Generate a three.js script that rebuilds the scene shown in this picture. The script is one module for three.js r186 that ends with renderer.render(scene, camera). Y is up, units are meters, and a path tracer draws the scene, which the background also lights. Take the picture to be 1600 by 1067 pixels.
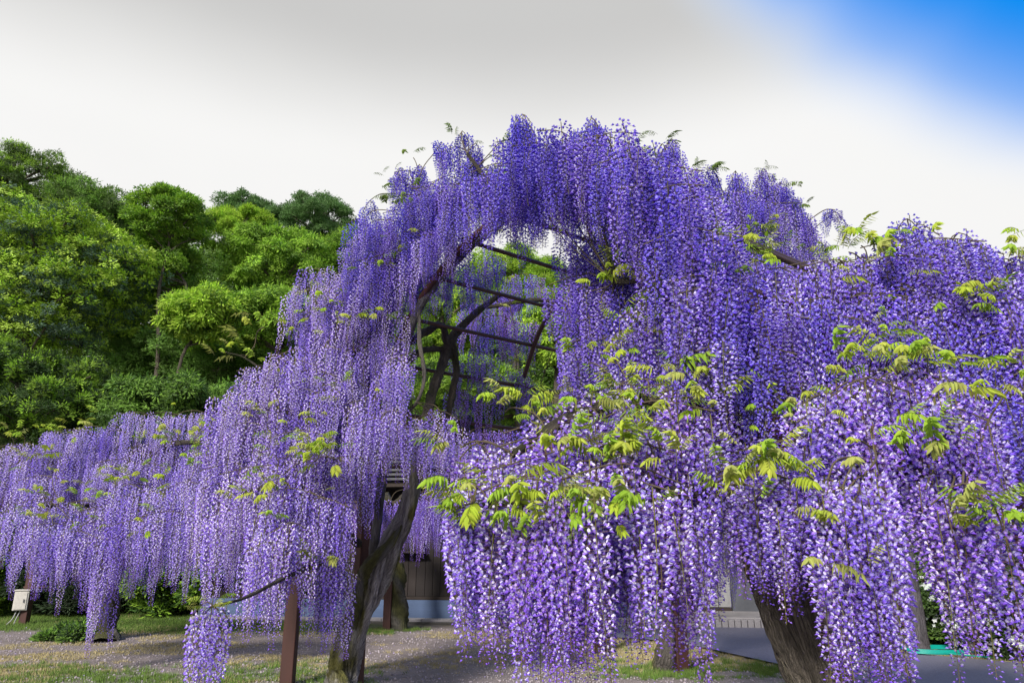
import * as THREE from 'three';
import { RoundedBoxGeometry } from 'three/addons/geometries/RoundedBoxGeometry.js';
import { mergeGeometries } from 'three/addons/utils/BufferGeometryUtils.js';
import { ImprovedNoise } from 'three/addons/math/ImprovedNoise.js';

// ------------------------------------------------------------------ camera, sky, sun, exposure
const scene = new THREE.Scene();
const PITCH = 16 * Math.PI / 180, FOC = 1120, EYE = 1.6;          // FOC in pixels of the 1600 x 1067 photograph
const camera = new THREE.PerspectiveCamera(2 * Math.atan(533.5 / FOC) * 180 / Math.PI, 1600 / 1067, 0.05, 900);
camera.position.set(0, EYE, 0);
camera.rotation.x = PITCH;
scene.add(camera);
const EXPOSURE = 2.45;
const SUN_DIR = new THREE.Vector3(-0.46, 0.66, 0.86).normalize();
const sun = new THREE.DirectionalLight(0xfff6ea, 2.6);
sun.position.copy(SUN_DIR).multiplyScalar(60);
sun.castShadow = true; sun.shadow.radius = 20; sun.shadow.mapSize.set(4096, 4096);
Object.assign(sun.shadow.camera, { left: -30, right: 30, top: 30, bottom: -30, near: 1, far: 140 });
scene.add(sun); scene.add(sun.target);

const clamp = (x, a = 0, b = 1) => Math.min(b, Math.max(a, x));
const smooth = (x, a, b) => { const t = clamp((x - a) / (b - a)); return t * t * (3 - 2 * t); };
const lerp = (a, b, t) => a + (b - a) * t;
function rngOf(seed) { let a = seed >>> 0; return () => { a = (a + 0x6D2B79F5) | 0; let t = Math.imul(a ^ (a >>> 15), 1 | a); t = (t + Math.imul(t ^ (t >>> 7), 61 | t)) ^ t; return ((t ^ (t >>> 14)) >>> 0) / 4294967296; }; }
const noiseMaker = new ImprovedNoise();
const noise = (x, y, z = 0) => noiseMaker.noise(x, y, z);
const fbm = (x, y, z = 0, o = 4) => { let s = 0, a = .5; for (let i = 0; i < o; i++) { s += a * noise(x, y, z + i * 7.3); x *= 2.03; y *= 2.03; z *= 2.03; a *= .5; } return s; };

{ // overcast sky: white and thin low down, a pale grey sheet higher up, clear blue opening up to the right
  const W = 1024, H = 512, data = new Float32Array(W * H * 4), blueDir = new THREE.Vector3(0.5785, 0.788, -0.2106).normalize(), d = new THREE.Vector3();
  for (let r = 0; r < H; r++) for (let c = 0; c < W; c++) {
    const up = ((r + .5) / H - .5) * Math.PI, az = ((c + .5) / W - .5) * 2 * Math.PI;
    d.set(Math.cos(up) * Math.cos(az), Math.sin(up), Math.cos(up) * Math.sin(az));
    const el = up * 180 / Math.PI + 2.0 * fbm(d.x * 1.6, d.y * 3, d.z * 1.6 + 4);
    let g = lerp(.93, .60, smooth(el, 29.5, 40));
    g *= 1 + .03 * fbm(d.x * 3, d.y * 7, d.z * 3);
    let col = [g, g * .995, g * .985];
    const b = smooth(d.dot(blueDir) + .05 * fbm(d.x * 2, d.y * 2, d.z * 2 + 9), .765, .90);
    const b2 = Math.pow(b, 1.2);
    const blue = [lerp(.75, .0, b2), lerp(.85, .27, b2), lerp(1.0, .90, b2)];
    col = col.map((v, i) => lerp(v, blue[i], smooth(b, 0, .75)));
    const k = 1 / EXPOSURE;
    data.set([col[0] * k, col[1] * k, col[2] * k, 1], (r * W + c) * 4);
  }
  const sky = new THREE.DataTexture(data, W, H, THREE.RGBAFormat, THREE.FloatType);
  sky.mapping = THREE.EquirectangularReflectionMapping; sky.magFilter = sky.minFilter = THREE.LinearFilter; sky.wrapS = THREE.RepeatWrapping; sky.needsUpdate = true;
  scene.background = sky; scene.environment = sky;
}
const renderer = new THREE.WebGLRenderer({ antialias: true });
renderer.toneMapping = THREE.LinearToneMapping;
renderer.toneMappingExposure = EXPOSURE;
renderer.shadowMap.enabled = true;

// ------------------------------------------------------------------ helpers
const V = (x, y, z) => new THREE.Vector3(x, y, z);
function at(u, v, d) {                                             // the point seen at that pixel of the photograph, d metres ahead
  const xc = (u - 800) / FOC, yc = (533.5 - v) / FOC, f = Math.cos(PITCH) - yc * Math.sin(PITCH), y = yc * Math.cos(PITCH) + Math.sin(PITCH);
  return V(xc * d / f, EYE + y * d / f, -d);
}
function onGround(u, v) {
  const yc = (533.5 - v) / FOC, f = Math.cos(PITCH) - yc * Math.sin(PITCH), y = yc * Math.cos(PITCH) + Math.sin(PITCH);
  return at(u, v, -EYE * f / y);
}
const counts = {};
function numbered(n) { const k = counts[n] = (counts[n] ?? -1) + 1; return k ? n + '_' + String(k).padStart(3, '0') : n; }
const baseOf = new WeakMap();
function shadowed(o) { o.traverse(m => { if (m.isMesh) { m.castShadow = true; m.receiveShadow = true; } }); return o; }
function tag(o, label, category, group) { Object.assign(o.userData, { label, category }); if (group) o.userData.group = group; return o; }
function thing(name, label, category, pos = V(0, 0, 0), group) {
  const o = new THREE.Group(); o.name = numbered(name); o.position.copy(pos); scene.add(o); baseOf.set(o, pos.clone());
  return tag(o, label, category, group);
}
function part(name, geo, mat, parent) {                            // geometry given in world coordinates
  const b = baseOf.get(parent); if (b) geo.translate(-b.x, -b.y, -b.z);
  const m = new THREE.Mesh(geo, mat); m.name = name; m.castShadow = m.receiveShadow = true; parent.add(m);
  if (b) baseOf.set(m, b);
  return m;
}
function structure(name, geo, mat) { const m = new THREE.Mesh(geo, mat); m.name = numbered(name); m.castShadow = m.receiveShadow = true; m.userData.kind = 'structure'; scene.add(m); return m; }
function instanced(name, geo, mat, list, parent) {                 // list of [Matrix4, Color?]
  const m = new THREE.InstancedMesh(geo, mat, list.length), b = parent && baseOf.get(parent), mm = new THREE.Matrix4();
  list.forEach(([x, c], i) => { mm.copy(x); if (b) { mm.elements[12] -= b.x; mm.elements[13] -= b.y; mm.elements[14] -= b.z; } m.setMatrixAt(i, mm); if (c) m.setColorAt(i, c); });
  m.name = name; m.castShadow = m.receiveShadow = true; (parent ?? scene).add(m); return m;
}
const col = (r, g, b) => new THREE.Color().setRGB(r, g, b);
class Tris {                                                       // a small triangle collector with colours
  constructor() { this.p = []; this.c = []; this.n = 0; }
  tri(a, b, c, ka, kb = ka, kc = kb) { for (const [q, k] of [[a, ka], [b, kb], [c, kc]]) { this.p.push(q.x, q.y, q.z); this.c.push(k[0], k[1], k[2]); } }
  quad(a, b, c, d, k) { this.tri(a, b, c, k); this.tri(a, c, d, k); }
  build(flat = true) {
    const g = new THREE.BufferGeometry();
    g.setAttribute('position', new THREE.Float32BufferAttribute(this.p, 3)); g.setAttribute('color', new THREE.Float32BufferAttribute(this.c, 3));
    g.computeVertexNormals(); return g;
  }
}
function dataTexture(size, fn, srgb) {
  const a = new Uint8Array(size * size * 4);
  for (let y = 0; y < size; y++) for (let x = 0; x < size; x++) { const c = fn(x / size, y / size); for (let i = 0; i < 3; i++) a[(y * size + x) * 4 + i] = clamp(c[i]) * 255; a[(y * size + x) * 4 + 3] = 255; }
  const t = new THREE.DataTexture(a, size, size); t.wrapS = t.wrapT = THREE.RepeatWrapping; t.magFilter = THREE.LinearFilter; t.minFilter = THREE.LinearMipmapLinearFilter; t.generateMipmaps = true;
  if (srgb) t.colorSpace = THREE.SRGBColorSpace; t.needsUpdate = true; return t;
}
const tileable = (f) => (u, v, s, z = 0) => {                      // blends a noise so that it repeats without a seam
  const a = f(u * s, v * s, z), b = f((u - 1) * s, v * s, z), c = f(u * s, (v - 1) * s, z), d = f((u - 1) * s, (v - 1) * s, z);
  return lerp(lerp(a, b, u), lerp(c, d, u), v);
};
const tn = tileable((x, y, z) => fbm(x, y, z, 5));
const rnd0 = rngOf(11);
const speck = Array.from({ length: 512 * 512 }, () => rnd0());
const speckAt = (u, v) => speck[(Math.floor(v * 512) & 511) * 512 + (Math.floor(u * 512) & 511)];

// grain textures, neutral so that material and vertex colours give the tone
const barkTex = dataTexture(1024, (u, v) => {
  const a = u * 2 * Math.PI, b = v * 2 * Math.PI, cx = Math.cos(a), cy = Math.sin(a), w = .35 * fbm(cx * 2 + 3, cy * 2, Math.sin(b) * .9 + 2, 3);
  const r1 = 1 - Math.abs(noise(cx * 5.5 + w * 3, cy * 5.5 + 7, Math.sin(b) * 1.1 + Math.cos(b) * .6)) * 2.4, r2 = 1 - Math.abs(noise(cx * 13 + w * 5, cy * 13 + 2, Math.cos(b) * 2.6 + Math.sin(b))) * 2.2, f = fbm(cx * 24, cy * 24, Math.sin(b) * 9 + Math.cos(b) * 4, 3);
  const s = .97 - .42 * Math.pow(clamp(r1), 3) - .26 * Math.pow(clamp(r2), 2) + .38 * f + .16 * (speckAt(u, v) - .5); return [s, s, s];
});
const woodTex = dataTexture(512, (u, v) => { const s = .62 + .5 * tileable((x, y) => fbm(x * 7, y * .22, 3, 4))(u, v, 8) + .12 * (speckAt(u, v * .06) - .5); return [s, s, s]; });
const gravelTex = dataTexture(512, (u, v) => { const s = .62 + .22 * tn(u, v, 26) + .5 * (speckAt(u, v) - .5) * (speckAt(v, u) > .35 ? 1 : .3); return [s, s * .99, s * .97]; });
const plainTex = dataTexture(512, (u, v) => { const s = .78 + .35 * tn(u, v, 5) + .16 * tn(u, v, 30, 8) + .06 * (speckAt(u, v) - .5); return [s, s, s]; });
function withRepeat(t, x, y = x) { const c = t.clone(); c.repeat.set(x, y); c.needsUpdate = true; return c; }
const std = (o) => new THREE.MeshStandardMaterial({ roughness: .9, ...o });

const M = {
  bark: std({ vertexColors: true, map: barkTex, bumpMap: barkTex, bumpScale: .045, roughness: .95 }),
  twig: std({ color: col(.13, .105, .085), roughness: .95, map: barkTex, bumpMap: barkTex, bumpScale: .004 }),
  shoot: std({ color: col(.075, .058, .035), roughness: .9 }),
  treeBark: std({ color: col(.15, .125, .10), map: barkTex, bumpMap: barkTex, bumpScale: .03 }),
  rust: std({ color: col(.055, .016, .012), map: plainTex, roughness: .62, bumpMap: plainTex, bumpScale: .001 }),
  steelDark: std({ color: col(.065, .030, .028), map: plainTex, roughness: .55 }),
  plinth: std({ color: col(.10, .155, .29), map: plainTex, bumpMap: plainTex, bumpScale: .002 }),  // blue skylight on pale concrete is put into this base colour
  concrete: std({ color: col(.36, .35, .38), map: plainTex, bumpMap: plainTex, bumpScale: .003 }),
  plaster: std({ color: col(.30, .31, .33), map: plainTex }),
  darkWood: std({ color: col(.045, .034, .03), map: woodTex }),
  roofTile: std({ color: col(.10, .105, .115), map: plainTex }),
  box: std({ color: col(.62, .61, .58), map: plainTex, roughness: .55 }),
  metal: std({ color: col(.3, .3, .31), metalness: .7, roughness: .45 }),
  cable: std({ color: col(.30, .31, .33), roughness: .6 }),
  hose: std({ color: col(.0, .32, .27), roughness: .4 }),
};
const plankMats = [0, 1, 2, 3, 4].map(i => std({ color: col(...[[.030, .023, .023], [.024, .019, .020], [.036, .028, .028], [.027, .021, .020], [.033, .027, .027]][i]), map: woodTex, bumpMap: woodTex, bumpScale: .003, roughness: .88 }));
const leafy = (o) => new THREE.MeshPhysicalMaterial({ roughness: .96, transmission: .4, thickness: 0, side: THREE.DoubleSide, specularIntensity: .4, vertexColors: true, ...o });

function boxAt(a, b, w, h, up = V(0, 1, 0), bevel = 0) {            // a bar from a to b, w wide, h high
  const dir = b.clone().sub(a), len = dir.length(), g = bevel ? new RoundedBoxGeometry(w, h, len, 2, bevel) : new THREE.BoxGeometry(w, h, len);
  const m = new THREE.Matrix4().lookAt(b, a, up); g.applyMatrix4(m); g.translate((a.x + b.x) / 2, (a.y + b.y) / 2, (a.z + b.z) / 2); return g;
}
function tubeOf(pts, r, seg = 12, rad = 7) { return new THREE.TubeGeometry(new THREE.CatmullRomCurve3(pts), seg, r, rad, false); }
function limb(pts, radii, { seg = 60, rad = 18, ridge = .14, turns = 1.2, rough = .16, seed = 1, colour = () => [.2, .18, .16], lobes = 3 } = {}) {
  const curve = new THREE.CatmullRomCurve3(pts), fr = curve.computeFrenetFrames(seg, false), len = curve.getLength(), pos = [], uv = [], cs = [], idx = [];
  const rAt = (t) => { const x = t * (radii.length - 1), i = Math.min(radii.length - 2, Math.floor(x)); return lerp(radii[i], radii[i + 1], x - i); };
  for (let i = 0; i <= seg; i++) {
    const t = i / seg, p = curve.getPointAt(t), N = fr.normals[i], B = fr.binormals[i], r = rAt(t);
    for (let j = 0; j <= rad; j++) {
      const a = j / rad * 2 * Math.PI, aa = a + turns * t * 2 * Math.PI;
      const n3 = fbm(Math.cos(aa) * 1.3 + seed * 5, Math.sin(aa) * 1.3, t * len * 1.3, 3);
      const f = fbm(Math.cos(aa) * 3.4 + seed * 3, Math.sin(aa) * 3.4, t * len * 3.5, 3);
      const fs = Math.pow(clamp(1 - 3.2 * Math.abs(noise(Math.cos(aa) * 3.2 + seed, Math.sin(aa) * 3.2, t * len * .9 + 4))), 2), fs2 = Math.pow(clamp(1 - 3 * Math.abs(noise(Math.cos(aa) * 7 + seed, Math.sin(aa) * 7, t * len * 1.9))), 2);
      const rr = r * (1 - (rough > .15 ? .16 * fs + .07 * fs2 : 0) + ridge * Math.sin(lobes * aa + 1.5 * n3) + rough * 2 * n3 + rough * .8 * f);
      const q = p.clone().addScaledVector(N, Math.cos(a) * rr).addScaledVector(B, Math.sin(a) * rr);
      pos.push(q.x, q.y, q.z); uv.push(j / rad * Math.max(1, Math.round(radii[0] * 6.3 / .9)), t * len / .8);
      cs.push(...colour(q, aa, t, n3, f));
    }
  }
  for (let i = 0; i < seg; i++) for (let j = 0; j < rad; j++) { const a = i * (rad + 1) + j, b = a + rad + 1; idx.push(a, a + 1, b, b, a + 1, b + 1); }
  const g = new THREE.BufferGeometry();
  g.setAttribute('position', new THREE.Float32BufferAttribute(pos, 3)); g.setAttribute('uv', new THREE.Float32BufferAttribute(uv, 2)); g.setAttribute('color', new THREE.Float32BufferAttribute(cs, 3));
  g.setIndex(idx); g.computeVertexNormals(); return g;
}
const mossyBark = (amount, pale = [.26, .25, .29]) => (q, a, t, n, f) => {
  const m = smooth(fbm(q.x * 3.1, q.y * 2.2, q.z * 3.1 + 3, 4) + .35 * Math.sin(a * 2 + 1), -.55 + (1 - amount), .15 + (1 - amount)), k = .75 + .8 * f;
  return [lerp(pale[0], .155, m) * k, lerp(pale[1], .16, m) * k, lerp(pale[2], .045, m) * k];
};
const darkBark = (q, a, t, n, f) => { const k = .8 + .9 * f, m = smooth(fbm(q.x * 2, q.y * 2, q.z * 2, 3), .0, .3); return [lerp(.135, .085, m) * k, lerp(.115, .09, m) * k, lerp(.095, .04, m) * k]; };

// ------------------------------------------------------------------ ground
const pathPoly = [[900, 962], [1000, 962], [1190, 966], [1300, 985], [1345, 1012], [1420, 1024], [1600, 1040], [1760, 1060], [1760, 1180], [1500, 1120], [1330, 1085], [1220, 1042], [1060, 1006], [985, 1000], [900, 996]].map(([u, v]) => onGround(u, v));
const inPoly = (P, x, y, kx, ky) => { let c = false; for (let i = 0, j = P.length - 1; i < P.length; j = i++) { const a = P[i], b = P[j]; if ((a[ky] > y) !== (b[ky] > y) && x < (b[kx] - a[kx]) * (y - a[ky]) / (b[ky] - a[ky]) + a[kx]) c = !c; } return c; };
const rise = (x, d) => smooth(d, 21, 62) * 15 * (1 - .85 * smooth(x, 6, 26)) + .12 * fbm(x * .3, d * .3) * smooth(d, 20, 24);
function cover(x, d) {                                             // how much green grass and how much straw-coloured grass grows there
  const n = fbm(x * .55, d * .9, 1.7, 4), n2 = fbm(x * 1.9, d * 2.7, 4.1, 3);
  let g = 0, s = 0;
  const left = smooth(x, -1.2, -3.4);
  g = Math.max(g, left * smooth(d + n * 1.2, 14.6, 15.6));                                     // strip under the hedge
  g = Math.max(g, left * .5 * smooth(11.2 + n * 1.8 - d, 0, .9) * smooth(n2 + .2, -.1, .35));                             // lawn patch at the bottom left
  s = Math.max(s, left * .6 * smooth(n + n2 * .4, -.05, .2));
  s = Math.max(s, (1 - left) * .55 * smooth(n * 1.2 + n2, -.05, .3) * smooth(d, 9.8, 11));
  const right = smooth(x, .9, 1.6);
  s = Math.max(s, right * smooth(d + n, 10.7, 11.2) * .95);
  g = Math.max(g, right * smooth(n2 + .45 * n, -.12, .14) * smooth(d, 9.7, 10.1) * (1 - smooth(d + n, 10.9, 11.5)));
  g = Math.max(g, right * .5 * smooth(n2 + n, .12, .35));
  g = Math.max(g, .8 * smooth(1.0 - Math.hypot(x + 2.65, (d - 15.4) * 1.3) + n2, 0, .35));     // tufts round the far trunk
  g = Math.max(g, smooth(d, 20, 22) * .5);
  return [clamp(g), clamp(s)];
}
{
  const xs = [], ds = [];
  for (const [a, b, st] of [[-400, -60, 40], [-60, -20, 4], [-20, 14, .10], [14, 40, 2.6], [40, 400, 40]]) for (let x = a; x < b - 1e-6; x += st) xs.push(x); xs.push(400);
  for (const [a, b, st] of [[-60, -12, 8], [-12, 8, 1], [8, 20, .08], [20, 60, 1], [60, 500, 40]]) for (let x = a; x < b - 1e-6; x += st) ds.push(x); ds.push(500);
  const pos = [], uv = [], cs = [], idx = [];
  for (const d of ds) for (const x of xs) {
    const near = d > 8 && d < 21 && x > -20 && x < 14;
    pos.push(x, rise(x, d) + (near ? .018 * fbm(x * 2.2, d * 2.2, 2, 3) : 0), -d); uv.push(x / .9, d / .9);
    const [g, s] = cover(x, d), n = fbm(x * 1.3, d * 1.3, 9, 4), n2 = near ? noise(x * 9, d * 9, 2) : 0, k = 1 + .5 * n + .22 * n2;
    let c = [.36 * k, .31 * k, .31 * k];
    c = c.map((v, i) => lerp(v, [.46, .40, .22][i] * k, s * .85)); c = c.map((v, i) => lerp(v, [.10, .155, .03][i] * k, g * .92));
    cs.push(...c);
  }
  const nx = xs.length;
  for (let i = 0; i < ds.length - 1; i++) for (let j = 0; j < nx - 1; j++) { const a = i * nx + j, b = a + nx; idx.push(a, a + 1, b, b, a + 1, b + 1); }
  const g = new THREE.BufferGeometry();
  g.setAttribute('position', new THREE.Float32BufferAttribute(pos, 3)); g.setAttribute('uv', new THREE.Float32BufferAttribute(uv, 2)); g.setAttribute('color', new THREE.Float32BufferAttribute(cs, 3));
  g.setIndex(idx); g.computeVertexNormals();
  structure('ground', g, std({ vertexColors: true, map: gravelTex, bumpMap: gravelTex, bumpScale: .02, roughness: 1 }));
}
{ // the grey-blue gravelled drive from the entrance to the right
  const sh = new THREE.Shape(pathPoly.map(p => new THREE.Vector2(p.x, -p.z)));
  const g = new THREE.ShapeGeometry(sh); g.rotateX(-Math.PI / 2); g.translate(0, .035, 0);
  const p = g.attributes.position, uv = g.attributes.uv; for (let i = 0; i < p.count; i++) uv.setXY(i, p.getX(i) / 1.3, p.getZ(i) / 1.3);
  structure('path', g, std({ color: col(.27, .275, .40), map: gravelTex, bumpMap: gravelTex, bumpScale: .012, roughness: 1 }));
}
{ // grass, pebbles and fallen petals
  const R = rngOf(5), blade = new Tris();
  for (let i = 0; i < 11; i++) { const a = R() * 6.28, r = R() * .035, h = .035 + R() * .055, l = R() * .04, b = R() * 6.28, w = .004; const x = Math.cos(a) * r, z = Math.sin(a) * r, cx = Math.cos(b) * w, cz = Math.sin(b) * w; blade.tri(V(x - cx, -.01, z - cz), V(x + cx, -.01, z + cz), V(x + Math.cos(a) * l, h, z + Math.sin(a) * l), [1, 1, 1]); }
  const green = [], m = new THREE.Matrix4(), q = new THREE.Quaternion(), stones = [], petals = [];
  for (let i = 0; i < 190000; i++) {
    const d = 8.9 + Math.pow(R(), 1.2) * 12, x = (R() - .5) * d * 1.55, [g, s] = cover(x, d), r = R(), k = .7 + .6 * R();
    if (inPoly(pathPoly, x, -d, 'x', 'z') || (x > -3.6 && d > 15.6)) continue;
    q.setFromAxisAngle(V(0, 1, 0), R() * 6.28);
    if (r < g * .42) { const h = .4 + R() * .7; green.push([new THREE.Matrix4().compose(V(x, .0, -d), q, V(1, h, 1)), col(.10 * k, .175 * k * (.9 + .2 * R()), .028 * k)]); }
    else if (r > 1 - s * .25) green.push([new THREE.Matrix4().compose(V(x, 0, -d), q, V(1.2, .35 + .3 * R(), 1.2)), col(.36 * k, .31 * k, .16 * k)]);
    else if (r > .45 && r < .6 && g < .5) { const t = .005 + R() * R() * .016; q.setFromEuler(new THREE.Euler(R() * 6, R() * 6, R() * 6)); stones.push([new THREE.Matrix4().compose(V(x, .008, -d), q, V(t, t * .7, t)), col(.3 * k, .27 * k, .3 * k)]); }
    else if (r > .6 && r < .602 + .006 * smooth(x, -4, 3)) { q.setFromEuler(new THREE.Euler(R() * .6, R() * 6, R() * .6)); petals.push([new THREE.Matrix4().compose(V(x, .022, -d), q, V(1, 1, 1)), col(.38 * k, .30 * k, .62 * k)]); }
  }
  const gm = std({ vertexColors: true, side: THREE.DoubleSide });
  const a = instanced('grass', blade.build(), gm, green); tag(a, 'short tufts of green and straw coloured grass on the ground', 'grass'); a.userData.kind = 'stuff';
  const b = instanced('gravel', new THREE.IcosahedronGeometry(1, 0), std({}), stones); tag(b, 'loose grey pebbles scattered over the bare ground', 'gravel'); b.userData.kind = 'stuff';
  const pt = new Tris(); pt.tri(V(-.009, 0, 0), V(.009, 0, 0), V(0, .004, .016), [1, 1, 1]); pt.tri(V(-.009, 0, 0), V(0, .004, .016), V(-.012, .003, .01), [1, 1, 1]);
  const c = instanced('fallen_petals', pt.build(), gm, petals); tag(c, 'fallen lilac petals lying on the gravel under the vines', 'petals'); c.userData.kind = 'stuff';
}

// ------------------------------------------------------------------ timber building behind the arbour
{
  const A = onGround(440, 968.5), B = onGround(1064, 977.5); const dir = B.clone().sub(A); dir.y = 0; const len = dir.length(); dir.normalize();
  const out = V(-dir.z, 0, dir.x); if (out.z < 0) out.negate();
  const P = (s, y, o) => A.clone().addScaledVector(dir, s).addScaledVector(out, o).setY(y);
  const slab = (s0, s1, y0, y1, o0, o1, bevel = 0) => { const g = bevel ? new RoundedBoxGeometry(s1 - s0, y1 - y0, o1 - o0, 2, bevel) : new THREE.BoxGeometry(s1 - s0, y1 - y0, o1 - o0); const m = new THREE.Matrix4().makeBasis(dir, V(0, 1, 0), out); g.applyMatrix4(m); const c = P((s0 + s1) / 2, (y0 + y1) / 2, (o0 + o1) / 2); g.translate(c.x, c.y, c.z); return g; };
  const t = thing('timber_building', 'dark brown timber building clad in upright boards above a concrete base tinted by blue skylight', 'building', P(len / 2, 0, 0));
  const R = rngOf(21);
  part('wall', slab(-2, len - .02, .1, 2.9, -4.5, -.06), M.darkWood, t);
  part('plinth', slab(-2.05, len, -.05, .46, -.07, .05, .012), M.plinth, t);
  part('sill', slab(-2.05, len, .464, .53, -.06, .04, .008), M.darkWood, t);
  let s = -2, i = 0; const boardShapes = {};
  while (s < len - .05) { const w = Math.min(.17 + .05 * R(), len - s), o = .008 * R(); part('plank', slab(s + .004, s + w - .004, .534, 2.84, -.056, -.012 + o, .004), plankMats[Math.floor(R() * 5)], t); s += w; i++; }
  // shutter box hung on the wall
  const s0 = P(0, 0, 0), su = (u) => { const g = onGround(u, 974); return g.sub(s0).dot(dir); };
  const bx0 = su(560), bx1 = su(655);
  const bxp = part('shutter_box', slab(bx0, bx1, 1.52, 2.5, .02, .2), M.darkWood, t); baseOf.set(bxp, baseOf.get(t));
  for (let x = bx0; x < bx1 - .03; x += .14) part('plank', slab(x + .004, Math.min(bx1, x + .14) - .004, 1.53, 2.49, .202, .222, .003), plankMats[Math.floor(R() * 5)], bxp);
  part('ledge', slab(bx0 - .03, bx1 + .03, 1.47, 1.518, .0, .24), M.darkWood, t);
  // entrance to the right of the corner: dark opening, pale panel, grey return wall
  part('entrance_wall', slab(len, len + 3.2, 2.0, 2.9, -1.5, -1.4), M.darkWood, t);
  part('entrance_frame', slab(len, len + .12, .2, 2.0, -1.5, -1.36), M.darkWood, t);
  part('door', slab(len + .13, len + .55, .2, 1.99, -1.52, -1.47), M.darkWood, t);
  part('pale_panel', slab(len + .62, len + 1.28, .27, 1.99, -1.5, -1.42, .01), M.plaster, t);
  part('panel_foot', slab(len + .62, len + 1.28, .19, .266, -1.5, -1.41), M.darkWood, t);
  part('grey_wall', slab(len + 1.3, len + 3.2, .15, 1.99, -1.48, -1.38), std({ color: col(.10, .11, .135), map: plainTex }), t);
  part('step', slab(len + .01, len + 3.2, -.05, .19, -1.9, .15, .015), M.concrete, t);
  // roof with rows of tiles, mostly behind the flowers
  const rf = part('roof', slab(-2.6, len + 3.4, 2.9, 3.0, -5.2, .75), M.darkWood, t);
  const ridge = [];
  for (let k = 0; k < 9; k++) { const g = slab(-2.6, len + 3.4, 0, .06, 0, .42, .02); const b = P(0, 0, 0); g.translate(-b.x, 0, -b.z); g.translate(b.x - out.x * (k * .38 - .42), 3.03 + k * .14, b.z - out.z * (k * .38 - .42)); ridge.push(g); }
  part('roof_tiles', mergeGeometries(ridge), M.roofTile, rf);

  // the raised edging in front
  const k = thing('kerb_edging', 'low pale kerb of upright concrete blocks before the blue-tinted building base', 'kerb', P(len - 1, 0, .5));
  for (let x = su(960); x < su(1192); x += .128) part('kerb_stone', slab(x + .006, x + .122, -.04, .175 + .008 * R(), .42, .56, .012), M.concrete, k);
  part('kerb_cap', slab(su(955), su(1192), -.04, .16, .16, .418, .01), M.concrete, k);
  const e = thing('stone_edging', 'long flat concrete edging at the foot of the dark timber wall', 'edging', P(3, 0, .4));
  for (let x = -2, n = 0; x < su(950) - .3; x += .9, n++) part('edge_slab', slab(x + .006, Math.min(su(950), x + .9) - .006, -.05, .085 + .01 * R(), .1, .46, .012), M.concrete, e);
  part('drain_edge', slab(-2, su(950), -.05, .05, .47, .6, .01), std({ color: col(.11, .105, .10), map: plainTex }), e);
}

// ------------------------------------------------------------------ pergola frames
const AX = V(.785, 0, -.62).normalize(), CR = V(.62, 0, .785).normalize(), L0 = V(-1.9, 0, -9.5), SPAN = 6.0, SPRING = 2.5, RISE = 2.62;
const archAt = (k, phi, lift = 0) => L0.clone().addScaledVector(AX, k).addScaledVector(CR, SPAN / 2 * (1 - Math.cos(phi))).setY(SPRING + (RISE + lift) * Math.sin(phi));
{
  const t = thing('arched_pergola', 'tall rust-red steel arch pergola tunnel with dark rails under the wisteria', 'pergola', L0);
  for (let k = 0; k < 3; k++) {
    const kk = k * 4.2, pts = []; for (let i = 0; i <= 24; i++) pts.push(archAt(kk, Math.PI * i / 24));
    part('rib', tubeOf(pts, .045, 48, 10), M.rust, t);
    for (const phi of k === 2 ? [Math.PI] : [0, Math.PI]) { const p = archAt(kk, phi); part('post', boxAt(p.clone().setY(-.1), p.clone().setY(SPRING + .05), .15, .15, V(.62, 0, .785), .012), M.rust, t); }
  }
  for (const deg of [3, 18, 32, 46, 60, 74, 88, 106, 124, 142, 160, 176]) { const r = deg * Math.PI / 180; part('rail', tubeOf([archAt(-.04, r, .06), archAt(4.5, r, .06), archAt(9.5, r, .06)], .028, 8, 8), M.steelDark, t); }
  for (const [k0, a, k1, b] of [[2.2, 36, 1.85, 66], [4.2, 20, 2.7, 62], [3.3, 130, 4.2, 100], [8.4, 18, 6.4, 58]]) part('brace', tubeOf([archAt(k0, a * Math.PI / 180), archAt((k0 + k1) / 2, (a + b) / 2 * Math.PI / 180), archAt(k1, b * Math.PI / 180)], .035, 8, 7), M.steelDark, t);
}
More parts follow.
